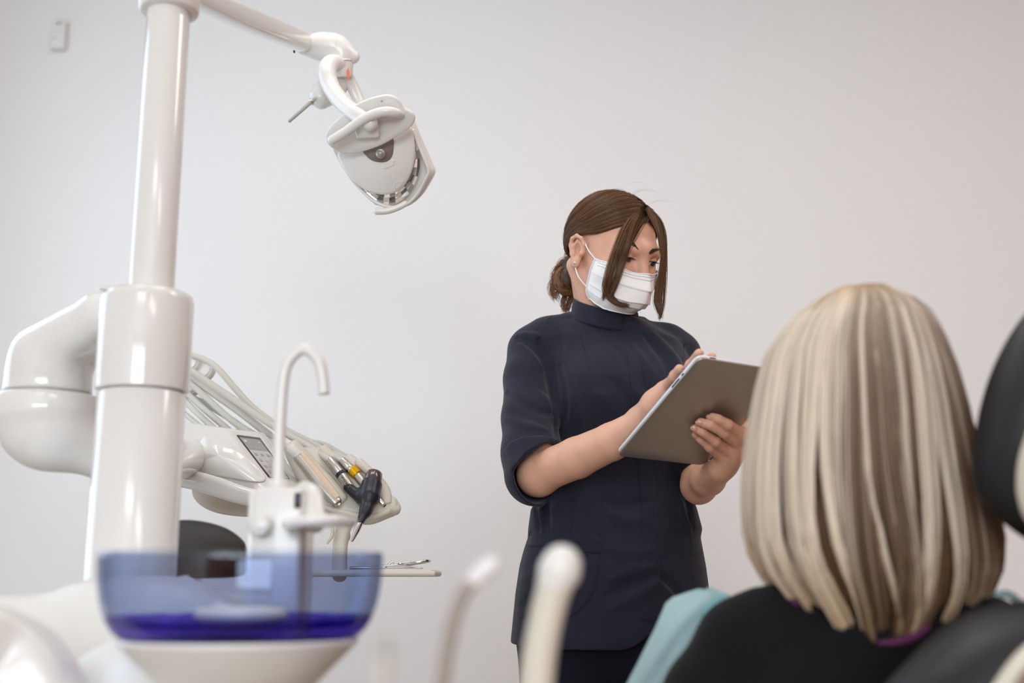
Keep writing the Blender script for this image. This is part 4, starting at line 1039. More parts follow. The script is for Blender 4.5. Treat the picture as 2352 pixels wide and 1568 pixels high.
for s in (-1, 1):
    G = side_guides(s); nk = G.shape[1]
    def at_guide(t):
        i = np.clip(np.floor(t).astype(int), 0, len(G) - 2); f = (t - i)[:, None, None]; return G[i] * (1 - f) + G[i + 1] * f
    tt = np.linspace(0, 5, 26); S = at_guide(tt); S = np.array([scalp(x, .0005) for x in S])
    o = len(capV); capV += [hp(*p) for row in S for p in row]; capF += [tuple(q + o for q in f) for f in grid_faces(26, nk, False)]
    n = 4300; t = np.sort(rng.uniform(0, 5, n)); P = at_guide(np.clip(t + 0, 0, 5))
    lift = np.abs(rng.normal(0, .0016, (n, 1, 1))) + .001
    wob = rng.normal(0, .0012, (n, 1, 3)) + rng.normal(0, .001, (n, 1, 3)) * np.sin(np.linspace(0, 3, nk))[None, :, None]
    clump = (np.sin(t * 21 + s) * .0007 + np.sin(t * 47) * .0003)[:, None, None]
    P = np.stack([scalp(p + w_, l + c_) for p, w_, l, c_ in zip(P, wob, lift[:, 0], clump[:, 0])])
    hairP.append(np.einsum('ij,nkj->nki', HM, P * HS) + HO); cl = 1 + .22 * np.sin(t * 21 + s)
    hairT.append(BR0[None] * cl[:, None])
m_cap = mat('hair_under', (58, 38, 24), .5, var=.2, vscale=60)
hair = mesh('hair', capV, capF, m_cap, per, label='brown hair drawn back from a parting')
strands('hair_strands', np.concatenate(hairP), .00030, m_hair, hair, np.concatenate(hairT), .16)
# bun at the nape
bc = np.array(tuple(W(1303, 645, 2.19))); P = []
for i in range(620):
    ax = np.array([.35, -1, .35]) + rng.normal(size=3) * .34; ax /= np.linalg.norm(ax); u_ = np.cross(ax, rng.normal(size=3)); u_ /= np.linalg.norm(u_); v_ = np.cross(ax, u_)
    r = .027 * rng.uniform(.45, 1.06); a0 = rng.uniform(0, 6.28); a = a0 + np.linspace(0, rng.uniform(2.2, 4.5), 14)
    q = bc + r * (np.cos(a)[:, None] * u_ + np.sin(a)[:, None] * v_) * [.95, .9, 1.08] + ax * rng.uniform(-.006, .006)
    P.append(q)
bs = SDF(bc - .05, bc + .05, .003); bs.ell(bc, (.016, .016, .019)); bs.cone(bc, hp(0, -.10, -.035), .020, .022, .02)
sdf_obj('bun_core', bs, m_cap, hair, 2)
strands('bun_strands', np.array(P), .0005, m_hair, hair, BR0 * 1.7, .3)
def lock(px_pts, n, spread, tint, r=.00042, Y=None, tree=None, lift=.004, k=24, flare=1.0):
    S = spline(np.array(px_pts, float), 6); base = []
    lastY = Y
    for row in S:
        x, y = row[0], row[1]; h = hit(tree, x, y) if tree is not None else None
        if len(row) > 2: p = W(x, y, row[2])
        elif h is not None: p = h + (Vector((0, 0, CAMZ)) - h).normalized() * lift; lastY = p.y
        else: p = W(x, y, lastY)
        base.append(tuple(p))
    B = np.array(base)
    for _ in range(3): B[1:-1] = (B[:-2] + 2 * B[1:-1] + B[2:]) / 4
    kk = np.linspace(0, len(B) - 1, k); B = np.stack([np.interp(kk, np.arange(len(B)), B[:, i]) for i in range(3)], 1)
    t = np.linspace(0, 1, k); prof = np.clip(t * 7, .25, 1) * (.5 + .9 * np.sin(np.pi * np.clip(t * .9 + .1, 0, 1))) * (1 - .55 * t * (2 - flare))
    off = rng.normal(0, spread, (n, 1, 3)) * [1, .5, .6]
    drift = rng.normal(0, spread * .8, (n, 1, 3)) * t[None, :, None] ** 2 * flare
    ends = np.clip(1 - np.abs(rng.normal(0, .07, n)), .75, 1)
    out = B[None] + off * prof[None, :, None] + drift
    idx = ends[:, None] * (k - 1) * np.linspace(0, 1, k)[None]; i0 = np.clip(idx.astype(int), 0, k - 2); f = (idx - i0)[..., None]
    return np.take_along_axis(out, i0[..., None].repeat(3, 2), 1) * (1 - f) + np.take_along_axis(out, (i0 + 1)[..., None].repeat(3, 2), 1) * f
FY = hp(0, .1, 0)[1]
# ------------------------------------------------------------------ face mask
def mk(u, v):
    """mask surface in head coordinates: u across -1..1, v from the top 0 to the bottom 1"""
    rows = np.array([[(-.0680, .0400, -.0060), (-.0590, .0720, -.0080), (-.0230, .0960, -.0150), (0, .1185, -.0115), (.0230, .0960, -.0150), (.0590, .0720, -.0080), (.0680, .0400, -.0060)],
                     [(-.0695, .0320, -.0260), (-.0610, .0730, -.0320), (-.0280, .1040, -.0370), (0, .1260, -.0380), (.0280, .1040, -.0370), (.0610, .0730, -.0320), (.0695, .0320, -.0260)],
                     [(-.0660, .0260, -.0520), (-.0560, .0680, -.0620), (-.0300, .1040, -.0680), (0, .1200, -.0660), (.0300, .1040, -.0680), (.0560, .0680, -.0620), (.0660, .0260, -.0520)],
                     [(-.0620, .0250, -.0700), (-.0510, .0640, -.0790), (-.0280, .0930, -.0810), (0, .1040, -.0815), (.0280, .0930, -.0810), (.0500, .0640, -.0780), (.0620, .0250, -.0700)],
                     [(-.0530, .0270, -.0840), (-.0410, .0560, -.0950), (-.0220, .0750, -.0965), (0, .0810, -.0965), (.0220, .0750, -.0955), (.0390, .0560, -.0920), (.0500, .0270, -.0820)]])
    return rows
R_ = mk(0, 0); R1 = np.array([spline(r, 6) for r in R_]); R2 = np.stack([spline(R1[:, j], 18) for j in range(R1.shape[1])], 1)
nv, nu = R2.shape[:2]
vv = np.linspace(0, 1, nv)
saw = np.zeros(nv)
for c_ in (.30, .52, .72): x = (vv - c_) / .20; saw += np.where((x > -1) & (x <= 0), (1 + x) ** 2 * .0036, 0)
uu = np.linspace(-1, 1, nu); pin = np.clip(1.25 - np.abs(uu) ** 2 * 1.2, 0, 1)
nd = R2 - np.array([0, .0, -.05]); nd /= np.linalg.norm(nd, axis=2, keepdims=True)
Vo = np.array([hp(*p) for p in R2.reshape(-1, 3)])
for i, p in enumerate(Vo):                                        # keep the paper just off the skin
    q, qn, _i, _d = thead.find_nearest(Vector(p))
    if (Vector(p) - q).dot(qn) < .0030: Vo[i] = np.array(q + qn * .0030)
G_ = Vo.reshape(nv, nu, 3)
for _ in range(3):
    A_ = G_.copy(); A_[1:-1, 1:-1] = .5 * G_[1:-1, 1:-1] + .125 * (G_[:-2, 1:-1] + G_[2:, 1:-1] + G_[1:-1, :-2] + G_[1:-1, 2:]); G_ = A_
R2 = ((G_.reshape(-1, 3) - HO) @ HM / HS).reshape(nv, nu, 3)
R3 = R2 + nd * (saw[:, None, None] * pin[None, :, None] + (.0007 * np.sin(uu * 31 + vv[:, None] * 9)[..., None] * (np.abs(uu) > .5)[None, :, None])
                + (.0022 * np.exp(-(uu / .05) ** 2) - .0006 * np.exp(-((np.abs(uu) - .16) / .08) ** 2))[None, :, None] * np.sin(np.pi * vv)[:, None, None])
Vo = [hp(*p) for p in R3.reshape(-1, 3)]; Vi = [hp(*p) for p in (R3 - nd * .0012).reshape(-1, 3)]
fo = grid_faces(nv, nu, False); n0 = nv * nu
fc = fo + [tuple(q + n0 for q in reversed(f)) for f in fo]
bd = list(range(nu)) + [k * nu + nu - 1 for k in range(1, nv)] + [(nv - 1) * nu + k for k in range(nu - 2, -1, -1)] + [k * nu for k in range(nv - 2, 0, -1)]
fc += [(bd[i], bd[i] + n0, bd[(i + 1) % len(bd)] + n0, bd[(i + 1) % len(bd)]) for i in range(len(bd))]
m_mask = mat('mask_paper', (250, 250, 250), .75, var=.02, vscale=80, bump=.2, bscale=900)
mask = mesh('face_mask', Vo + Vi, fc, m_mask, per, label='white pleated surgical face mask')
tmask = BVHTree.FromPolygons([Vector(v) for v in Vo], fo)
def mline(name, v, u0, u1, r, lift=.0006, m=None):
    j = [i for i in range(nu) if u0 <= uu[i] <= u1]; r0 = int(v * (nv - 1))
    P = [hp(*(R3[r0, i] + nd[r0, i] * lift)) for i in j]; tube(name, P, r, m or m_mask, mask, 2, 6)
mline('top_hem', .01, -1, 1, .0011); mline('stitch_line', .06, -.9, .9, .0004, .0002, m_grey); mline('stitch_line', .12, -.9, .9, .0004, .0002, m_grey); mline('bottom_hem', .985, -1, 1, .0010)
for u in (0, nu - 1): tube('side_hem', [hp(*(R3[i, u] + nd[i, u] * .0006)) for i in range(0, nv, 4)], .0011, m_mask, mask, 2, 6)
for s in (-1, 1):
    a, b = R3[0, 0 if s < 0 else -1], R3[int(nv * .62), 0 if s < 0 else -1]
    e1_, e2_ = np.array([s * (.0785 if s < 0 else .070), .008, .021]), np.array([s * (.0765 if s < 0 else .066), -.004, -.032])
    tube('ear_loop', [hp(*a), hp(*((a + e1_) / 2 + [-.004 * (s < 0), 0, 0])), hp(*e1_)], .0011, m_mask, mask, 5, 8)
    tube('ear_loop', [hp(*b), hp(*((b + e2_) / 2 + [-.006 * (s < 0), 0, 0])), hp(*e2_)], .0011, m_mask, mask, 5, 8)
    q = hp(s * .0808, -.005, ez(-.031)); lathe('ear_stud', [(.0004, 0), (.0021, .0008), (.0024, .002), (.0016, .003), (.0004, .0034)], q - HM @ np.array([s * .0015, 0, 0]), tuple(HM @ np.array([s, .15, 0])), m_steel, per, 10)
# brows
for pts in ([(1434, 554), (1446, 556.5), (1457, 563), (1466, 573)], [(1490, 582), (1497, 577.5), (1507, 574), (1519, 573)]):
    B = drape(thead, pts, .0004, 10); V, Fc = [], []
    Bn = np.array([tuple(p) for p in B]); 
    for i in range(420):
        t = rng.uniform(0, len(Bn) - 1.01); j = int(t); p = Bn[j] + (Bn[j + 1] - Bn[j]) * (t - j); d = (Bn[min(j + 1, len(Bn) - 1)] - Bn[max(j - 1, 0)]); d /= np.linalg.norm(d) + 1e-9
        if pts[0][0] > 1480: d = d
        else: d = -d
        wd_ = .0030 * math.sin(math.pi * min(max((t / (len(Bn) - 1)) * .8 + .15, 0), 1)); p = p + np.array([0, 0, 1.]) * rng.normal(0, wd_ * .6) + np.array([0, -.0006, 0])
        v, f = tube_vf([p, p + d * .003 + [0, -.0004, .0006], p + d * .006 + [0, -.0003, .0003]], [.00022, .0002, .0001], 3, True, rnd=False); Fc += [tuple(q + len(V) for q in g) for g in f]; V += [tuple(x) for x in v]
    o = mesh('eyebrow', V, Fc, m_brow, per); o['kind'] = 'stuff'
# loose locks round the face
tface = BVHTree.FromPolygons([Vector(v) for v in Vh] + [Vector(v) for v in Vo], Fh.tolist() + [tuple(q + len(Vh) for q in f) for f in fo])
L_ = []
L_.append(lock([(1482, 470), (1450, 500), (1428, 545), (1412, 590), (1397, 640), (1393, 668), (1404, 688), (1426, 700), (1444, 702)], 300, .0030, BR0, tree=tface, lift=.006, Y=2.02))
L_.append(lock([(1480, 474), (1456, 505), (1441, 550), (1428, 600), (1414, 650), (1402, 680)], 190, .0030, BR0, tree=tface, lift=.008, Y=2.02))
L_.append(lock([(1478, 476), (1446, 515), (1424, 570), (1408, 610), (1394, 655), (1384, 690)], 120, .0022, BR0, tree=tface, lift=.006, Y=2.02))
L_.append(lock([(1476, 478), (1452, 520), (1436, 575), (1430, 610), (1418, 650), (1408, 668)], 26, .002, BR0, tree=tface, lift=.01, Y=2.02))
L_.append(lock([(1428, 600), (1410, 640), (1402, 668), (1420, 694), (1452, 708)], 14, .0012, BR0, tree=tface, lift=.004, Y=2.0))
L_.append(lock([(1489, 474), (1483, 494), (1466, 518), (1446, 558), (1428, 605)], 220, .0034, BR0, tree=tface, lift=.0035, Y=2.02))
L_.append(lock([(1486, 472), (1472, 490), (1450, 512), (1432, 545), (1414, 600)], 160, .0034, BR0, tree=tface, lift=.0045, Y=2.02))
L_.append(lock([(1490, 474), (1496, 490), (1507, 512), (1516, 545), (1520, 590)], 160, .0022, BR0, tree=tface, lift=.004, Y=2.02))
yr = hp(.06, .07, 0)[1]
L_.append(lock([(1488, 474, yr - .03), (1512, 505, yr - .01), (1524, 550, yr), (1521, 610, yr - .01), (1510, 660, yr - .02), (1507, 700, yr - .02), (1520, 728, yr - .02)], 150, .0024, BR0))
L_.append(lock([(1490, 474, yr - .03), (1516, 510, yr - .01), (1527, 570, yr), (1524, 630, yr - .01), (1516, 680, yr - .02), (1519, 715, yr - .02), (1514, 735, yr - .02)], 120, .0020, BR0))
L_.append(lock([(1492, 478, yr - .02), (1522, 530, yr), (1528, 620, yr), (1525, 690, yr - .01), (1519, 722, yr - .02)], 40, .0016, BR0))
strands('front_locks', np.concatenate(L_), .00034, m_hair, hair, BR0, .28)
yb = 2.2; L_ = []
for pts, n in (([(1308, 655), (1295, 690), (1296, 715)], 70), ([(1318, 665), (1303, 700), (1299, 718)], 60), ([(1290, 630), (1272, 650), (1268, 672), (1278, 690)], 60), ([(1292, 612), (1276, 630), (1271, 655), (1284, 685)], 60), ([(1300, 600), (1280, 615), (1274, 640), (1290, 676)], 50), ([(1312, 560), (1304, 575), (1302, 600)], 20), ([(1310, 590), (1292, 600), (1280, 618)], 40)):
    L_.append(lock([(x, y, yb) for x, y in pts], n, .0032, BR0, k=14, flare=1.6))
strands('bun_wisps', np.concatenate(L_), .0004, m_hair, hair, BR0 * 1.5, .3)
L_ = []
for i in range(9):                                             # flyaway hairs above the crown
    a = rng.uniform(-.9, .9); x0 = 1425 + 95 * a; y0 = 428 + 60 * a * a; hx = rng.uniform(-14, 14)
    L_.append(lock([(x0 - 25, y0 + 14, 2.12), (x0, y0 - 2, 2.12), (x0 + 20 + hx, y0 - rng.uniform(2, 12), 2.12), (x0 + 45 + hx, y0 + rng.uniform(-4, 16), 2.12)], 1, .001, BR0, k=12))
strands('flyaway_hairs', np.concatenate(L_), .00011, m_hair, hair, BR0 * 2.2, .2)

# ------------------------------------------------------------------ jacket
jk = SDF((-.09, 1.88, .80), (.45, 2.36, 1.47), .0028)
rows = [(735, 1318, 1472, .062, 2.160), (755, 1285, 1510, .070, 2.165), (780, 1240, 1560, .078, 2.165), (830, 1238, 1588, .094, 2.160), (880, 1246, 1590, .106, 2.152), (930, 1258, 1588, .112, 2.148), (980, 1268, 1580, .106, 2.150),
        (1030, 1270, 1576, .100, 2.150), (1080, 1258, 1580, .100, 2.150), (1140, 1236, 1588, .104, 2.150), (1170, 1219, 1599, .108, 2.150), (1215, 1213, 1611, .112, 2.150), (1235, 1212, 1607, .114, 2.150), (1262, 1203, 1612, .117, 2.150),
        (1300, 1193, 1619, .122, 2.150), (1360, 1184, 1627, .126, 2.150), (1420, 1178, 1632, .128, 2.150), (1490, 1171, 1638, .129, 2.150), (1520, 1171, 1638, .129, 2.15)]
rz, rcx, rrx, rry, rcy = [], [], [], [], []
for y, a, b, ry, cy in rows:
    A, B = W(a, y, 2.15), W(b, y, 2.15); rz.append(A.z); rcx.append((A.x + B.x) / 2); rrx.append((B.x - A.x) / 2); rry.append(ry); rcy.append(cy)
o_ = np.argsort(rz); rz, rcx, rrx, rry, rcy = (np.array(q)[o_] for q in (rz, rcx, rrx, rry, rcy))
def torso(off=0.0, ztop=None):
    def fn(X, Y, Z):
        z1 = Z.ravel(); c, cy, rx, ry = (np.interp(z1, rz, q)[None, None, :] for q in (rcx, rcy, rrx, rry))
        rx = rx - off; ry = ry - off
        q = (np.abs((X - c) / rx) ** 2.3 + np.abs((Y - cy) / ry) ** 2.3) ** (1 / 2.3)
        d = (q - 1) * np.minimum(rx, ry) * .95
        return np.maximum(d, np.maximum(Z - rz[-1], rz[0] - Z))
    return fn
ztopj = rz[-1]; lo_j, hi_j = np.array([-.09, 1.88, .80]), np.array([.45, 2.36, 1.47])
jk.op(lo_j, hi_j, torso(), 0, 'add')
# bust
jk.ell(w(1395, 905, 2.085), (.062, .050, .062), k=.06); jk.ell(w(1512, 915, 2.085), (.056, .046, .060), k=.06)
# shoulders and sleeves
jk.chain([w(1330, 762, 2.17), w(1258, 784, 2.165), w(1226, 806, 2.155)], [.040, .040, .043], .03)
jk.chain([w(1222, 806, 2.155), w(1218, 870, 2.125), w(1217, 960, 2.08), w(1221, 1040, 2.045), w(1230, 1090, 2.02)], [.0455, .0475, .0490, .0515, .0540], .012)
jk.chain([w(1455, 772, 2.18), w(1530, 796, 2.20), w(1558, 815, 2.21)], [.036, .038, .041], .03)
jk.chain([w(1558, 815, 2.21), w(1566, 880, 2.18), w(1576, 960, 2.14), w(1588, 1050, 2.09)], [.041, .046, .046, .044], .010)
# creases: sleeve to body, armpit drags, elbow folds
def fold(pts, Yd, amp, wid): jk.ridge([w(x, y, Yd if np.ndim(Yd) == 0 else Yd[i]) for i, (x, y) in enumerate(pts)], amp, wid)
def surf_fold(tree, pts, amp, wid, n=5):
    P = drape(tree, pts, 0, n)
    if len(P) > 2: jk.ridge(P, amp, wid)
Vj, Fj = jk.extract(); tj0 = BVHTree.FromPolygons([Vector(v) for v in Vj], Fj.tolist())
for pts, a_, wd_ in (
    ([(1238, 780), (1256, 830), (1270, 890), (1277, 960), (1280, 1015)], -.0065, .011),       # armhole
    ([(1188, 775), (1215, 790), (1240, 820), (1262, 860)], -.0035, .010), ([(1192, 790), (1222, 812), (1250, 850)], .003, .008),
    ([(1200, 765), (1232, 775), (1252, 810), (1268, 850)], .0028, .008),
    ([(1165, 900), (1200, 925), (1240, 945), (1275, 950)], -.0022, .009), ([(1162, 960), (1205, 975), (1250, 985)], .0024, .009), ([(1240, 900), (1262, 930), (1274, 975)], .003, .007),
    ([(1300, 800), (1330, 870), (1345, 940), (1352, 1000)], .0018, .010), ([(1285, 840), (1296, 900), (1300, 960)], -.0022, .010),
    ([(1420, 800), (1460, 860), (1490, 900)], -.002, .012), ([(1480, 770), (1530, 830), (1550, 900)], -.0040, .010), ([(1500, 765), (1548, 820), (1570, 870)], .0035, .009), ([(1460, 800), (1510, 880), (1535, 940)], .0026, .010),
    ([(1440, 985), (1400, 930), (1370, 900)], .0020, .012), ([(1470, 960), (1430, 900), (1400, 870)], -.002, .011),
    ([(1260, 1150), (1255, 1190), (1262, 1215)], -.004, .007), ([(1228, 1165), (1236, 1195), (1238, 1218)], -.0038, .006), ([(1244, 1150), (1243, 1185), (1246, 1215)], .0035, .006), ([(1310, 1140), (1315, 1180), (1312, 1222)], -.003, .006),
    ([(1400, 1330), (1450, 1310), (1505, 1300)], .0018, .010), ([(1390, 1370), (1440, 1345), (1500, 1322)], -.0022, .010), ([(1400, 1400), (1460, 1370), (1510, 1340)], .002, .010),
    ([(1515, 1320), (1545, 1350), (1570, 1380)], -.003, .009), ([(1520, 1340), (1550, 1375)], .0025, .008), ([(1580, 1130), (1585, 1170), (1592, 1215)], -.004, .008), ([(1560, 1140), (1572, 1190), (1588, 1215)], .003, .008),
    ([(1400, 1180), (1440, 1195), (1480, 1190)], .0016, .012), ([(1385, 1150), (1430, 1160), (1500, 1150)], -.0018, .012), ([(1400, 1260), (1450, 1270), (1500, 1262)], .0015, .012),
    ([(1200, 1330), (1240, 1322), (1290, 1318)], .0014, .012), ([(1196, 1390), (1240, 1372), (1300, 1360)], -.0016, .012)):
    surf_fold(tj0, pts, a_ * 2.1, wd_)
# neck opening, cuff openings, hem
jk.cone(w(1392, 700, 2.16), w(1392, 775, 2.165), .054, .056, .004, 'sub')
nc = np.array([.62, -.38, -.68]); nc /= np.linalg.norm(nc)
pc1 = (w(1284, 1013, 2.0) + w(1194, 1101, 2.05)) / 2
for k_, rr in ((0.0, .0485),): jk.cone(w(1222, 1050, 2.042), w(1232, 1092, 2.022), .044, .047, .004, 'sub')
jk.cone(RE, RE + (RW - RE) * .5, .0400, .042, .004, 'sub')
_lo, _hi = np.array([-.09, 1.90, 1.00]), np.array([.12, 2.12, 1.20])
def cuffcut(X, Y, Z):
    pl = -((X - pc1[0]) * nc[0] + (Y - pc1[1]) * nc[1] + (Z - pc1[2]) * nc[2])
    c = RE + (RW - RE) * .25
    ball = np.sqrt((X - c[0]) ** 2 + (Y - c[1] + .02) ** 2 + (Z - c[2] + .012) ** 2) - .086
    return np.maximum(pl, ball)
jk.op(_lo, _hi, cuffcut, .003, 'sub')
zh = W(1300, 1492, 2.03).z
def hem(X, Y, Z):                                                 # curved hem that rises at the front opening
    x0 = W(1502, 1440, 2.03).x; t = np.clip(1 - np.abs(X - x0) / .060, 0, 1); zz = zh + .034 * t ** 2 + np.clip((W(1250, 1490, 2.03).x - X) / .1, 0, 1) * .008
    return (Z - zz) * .9 + 0 * Y
jk.op(lo_j, np.array([.45, 2.36, .95]), hem, 0, 'sub')
jk.op(lo_j, np.array([.45, 2.36, .98]), torso(.018), 0, 'sub')
jacket = sdf_obj('jacket', jk, m_navy, per, 2, 'navy button front jacket with half sleeves')
tj = bvh(jacket)
# stand collar
cc = np.array(tuple(W(1391, 726, 2.148))); cz0, cz1 = cc[2] - .016, cc[2] + .022
def ring(rx, ry, dz, z):
    out = []
    for i in range(64):
        a = math.radians(-62 + 357 * i / 63)       # opening at the front right
        x, y = rx * math.cos(a), ry * math.sin(a)
        out.append((cc[0] + x, cc[1] + y, z + y / ry * .022 - x / rx * .0125 + (dz if 3 < i < 60 else dz * .4)))
    return out
Vc = ring(.0655, .062, 0, cz0) + ring(.0645, .061, 0, cz0 + .012) + ring(.0605, .057, .0, cz1 - .002) + ring(.0595, .056, .0, cz1) + ring(.0578, .0545, .0, cz1 - .001) + ring(.058, .055, 0, cz0)
mesh('collar', Vc, grid_faces(6, 64, False), m_navy, per, True, 'navy stand collar')
Vs = np.array(ring(.0662, .0628, 0, cz0 + .003)); mesh('collar_seam', *tube_vf(Vs, .0009, 6), m_navy2, per)
# placket, seams, pockets, cuff band
patch_on('placket', tj, [(1437, 742), (1452, 738), (1466, 800), (1476, 860), (1485, 925), (1500, 1080), (1508, 1160), (1514, 1240), (1515, 1320), (1510, 1380), (1500, 1425), (1472, 1425), (1476, 1360), (1478, 1250), (1474, 1160), (1466, 1070), (1455, 950), (1448, 870), (1440, 800)], .0022, m_navy, per, 6)
for pts in ([(1300, 718), (1330, 770), (1350, 830), (1362, 890), (1370, 960), (1376, 1010)], [(1378, 1060), (1381, 1130), (1380, 1220), (1378, 1290), (1370, 1345), (1352, 1385), (1320, 1412), (1285, 1428)], [(1268, 722), (1258, 735), (1248, 760), (1240, 790)],
            [(1590, 1090), (1587, 1160), (1586, 1230), (1588, 1300), (1592, 1350)], [(1316, 1130), (1318, 1170), (1313, 1222)], [(1246, 1150), (1247, 1190), (1245, 1222)], [(1180, 1422), (1240, 1426), (1285, 1428)], [(1176, 1458), (1250, 1470), (1340, 1478), (1410, 1476), (1455, 1462), (1488, 1420)],
            [(1569, 765), (1572, 790), (1568, 830)]):
    strip_on('seam', tj, pts, .0009, m_navy2, per, -.0004)
patch_on('pocket_band', tj, [(1213, 1219), (1260, 1221), (1320, 1227), (1381, 1232), (1379, 1272), (1320, 1265), (1260, 1259), (1206, 1258), (1209, 1240)], .0028, m_navy, per, 6)
patch_on('pocket', tj, [(1206, 1260), (1260, 1261), (1320, 1267), (1378, 1274), (1376, 1310), (1368, 1350), (1350, 1384), (1320, 1410), (1290, 1424), (1240, 1420), (1184, 1416), (1190, 1340)], .0020, m_navy, per, 7)
patch_on('pocket_band', tj, [(1586, 1238), (1600, 1236), (1607, 1234), (1613, 1268), (1602, 1272), (1587, 1275)], .0024, m_navy, per, 4)
patch_on('cuff_band', tj, [(1158, 1030), (1172, 1014), (1200, 1003), (1240, 999), (1279, 1002), (1281, 1012), (1240, 1021), (1210, 1036), (1192, 1058), (1186, 1080), (1190, 1092), (1178, 1080), (1166, 1055)], .0026, m_navy, per, 4)
# trousers and shoes
tq = SDF((-.05, 1.98, .04), (.42, 2.34, .92), .006)
hipx = W(1405, 1480, 2.15).x
for s in (-1, 1):
    tq.chain([(hipx + s * .075, 2.155, .84), (hipx + s * .08, 2.15, .70), (hipx + s * .08, 2.16, .46), (hipx + s * .078, 2.17, .08)], [.092, .082, .062, .055], .02)
tq.ell((hipx, 2.16, .86), (.152, .10, .10), k=.04)
tq.plane_cut((0, 0, .055), (0, 0, -1), (-.1, 1.9, 0), (.5, 2.4, .055))
sdf_obj('trousers', tq, m_trouser, per, 2)
for s in (-1, 1):
    sh = SDF((hipx + s * .08 - .07, 1.95, 0), (hipx + s * .08 + .07, 2.28, .12), .004)
    sh.ell((hipx + s * .08, 2.17, .045), (.040, .060, .045)); sh.ell((hipx + s * .09, 2.07, .035), (.044, .09, .032), k=.03)
    sh.plane_cut((0, 0, .001), (0, 0, -1), (-.2, 1.9, -.1), (.6, 2.4, .001)); sdf_obj('shoe', sh, mat('white_shoe', (220, 218, 214), .5), per, 2)
# ================================================================== the seated patient, seen from behind
pat = thing('person', (W(1990, 1200, 1.28).x, 1.30, .0), 'seated person with long straight blond hair and black top, seen from behind', 'person')
PY = 1.28
hrow = [(672, 1945, 1985, .012), (680, 1915, 2012, .045), (700, 1868, 2062, .070), (740, 1815, 2118, .092), (800, 1768, 2160, .108), (860, 1748, 2184, .116), (940, 1734, 2208, .121), (1020, 1722, 2228, .122), (1100, 1716, 2250, .120), (1180, 1718, 2272, .116),
        (1260, 1726, 2288, .112), (1320, 1742, 2294, .108), (1380, 1775, 2285, .102), (1430, 1812, 2250, .095), (1465, 1840, 2215, .088)]
hz, hcx, hrx, hry = [], [], [], []
for y, a, b, ry in hrow:
    A, B = W(a, y, PY), W(b, y, PY); hz.append(A.z); hcx.append((A.x + B.x) / 2); hrx.append((B.x - A.x) / 2); hry.append(ry)
hv = np.array(hrow)[:, 0]; hz, hcx, hrx, hry = map(np.array, (hz, hcx, hrx, hry))
hcy = np.interp(hv, [672, 800, 1465], [PY - .01, PY, PY + .005])
def hairsurf(a, y, sc=1.0):
    """point on the hair volume: a = angle (0 right, -90 deg towards the viewer), y = pixel row used as a height scale"""
    c, rx, ry, z, cy = (np.interp(y, hv, q) for q in (hcx, hrx, hry, hz, hcy))
    return np.stack([c + rx * sc * np.cos(a), cy + ry * sc * np.sin(a), z + 0 * a], -1)
na_, nr_ = 48, 30; ys = np.linspace(0, 1, nr_) ** 1.5 * (1405 - 674) + 674
Vc = np.concatenate([hairsurf(np.linspace(0, 2 * np.pi, na_, endpoint=False), np.full(na_, y), .90 - .16 * max(0, (y - 1250) / 160)) for y in ys])
m_bcap = mat('blond_under', (92, 66, 42), .6, var=.3, vscale=60)
phair = mesh('hair', Vc, grid_faces(nr_, na_) + [tuple(range(na_))[::-1], tuple((nr_ - 1) * na_ + j for j in range(na_))], m_bcap, pat, label='long straight blond hair with brown lowlights and rim light in its tint')
n, k = 5600, 18
NC = 64                                                            # locks round the head
cr_ = np.random.default_rng(5)
ca = np.sort(cr_.uniform(-np.pi * 1.17, np.pi * .17, NC)); cend = cr_.normal(0, 1, NC); crad = cr_.normal(0, 1, NC); coff = cr_.normal(0, 1, NC); ccol = cr_.uniform(0, 1, NC)
A0_ = rng.uniform(-np.pi * 1.17, np.pi * .17, n)
ci = np.abs(A0_[:, None] - ca[None]).argmin(1)
t = np.linspace(0, 1, k)[None]; dg_ = [-210, -180, -150, -120, -95, -60, -30, 0, 30]
yend = np.interp(np.degrees(ca), dg_, [1350, 1392, 1440, 1462, 1450, 1462, 1435, 1385, 1350])[ci] + cend[ci] * 16 + rng.normal(0, 10, n) - np.abs(A0_ - ca[ci]) * 160
yrow = 674 + (yend[:, None] - 674) * t ** 1.35
pull = np.clip((t - .30) * .95, 0, .58)
ang = A0_[:, None] * (1 - pull) + ca[ci][:, None] * pull + .03 * np.sin(t * 4 + coff[ci][:, None] * 3) * t + .07 * coff[ci][:, None] * t ** 3
sc_ = .965 + (crad[ci] * .030)[:, None] * np.clip(t * 1.4 - .2, 0, 1) + rng.normal(0, .010, (n, 1)) - 1.5 * np.clip(t - .84, 0, 1) ** 1.3 * (.8 + .5 * np.abs(cend[ci])[:, None])
PP = hairsurf(ang, yrow, sc_) + rng.normal(0, .0012, (n, 1, 3))
plat, gold, brn = np.array(lin((230, 214, 196))), np.array(lin((204, 162, 96))), np.array(lin((104, 74, 48)))
deg = np.degrees(A0_)
wb = np.interp(deg, [-200, -170, -130, -105, -85, -60, -40, -15, 10, 25], [.05, .08, .34, .62, .78, .86, .86, .72, .5, .3])  # brown share by angle: dye streaks, plus pale rim-lit sides put into the colour
u_ = ccol[ci] * .75 + .25 * (.5 + .5 * np.sin(A0_ * 37)) + rng.normal(0, .07, n)
br_ = np.clip((wb - u_) * 5 + .4, 0, 1)[:, None, None] * (.35 + .55 * np.clip(t * 2.2, 0, 1))[..., None]
gld = np.clip(1 - t * 6.5, 0, .9)[..., None] * .95 + np.clip((t - .80) * 3, 0, .6)[..., None]
col_ = plat * (1 - gld) + gold * gld; col_ = col_ * (1 - br_) + brn * br_
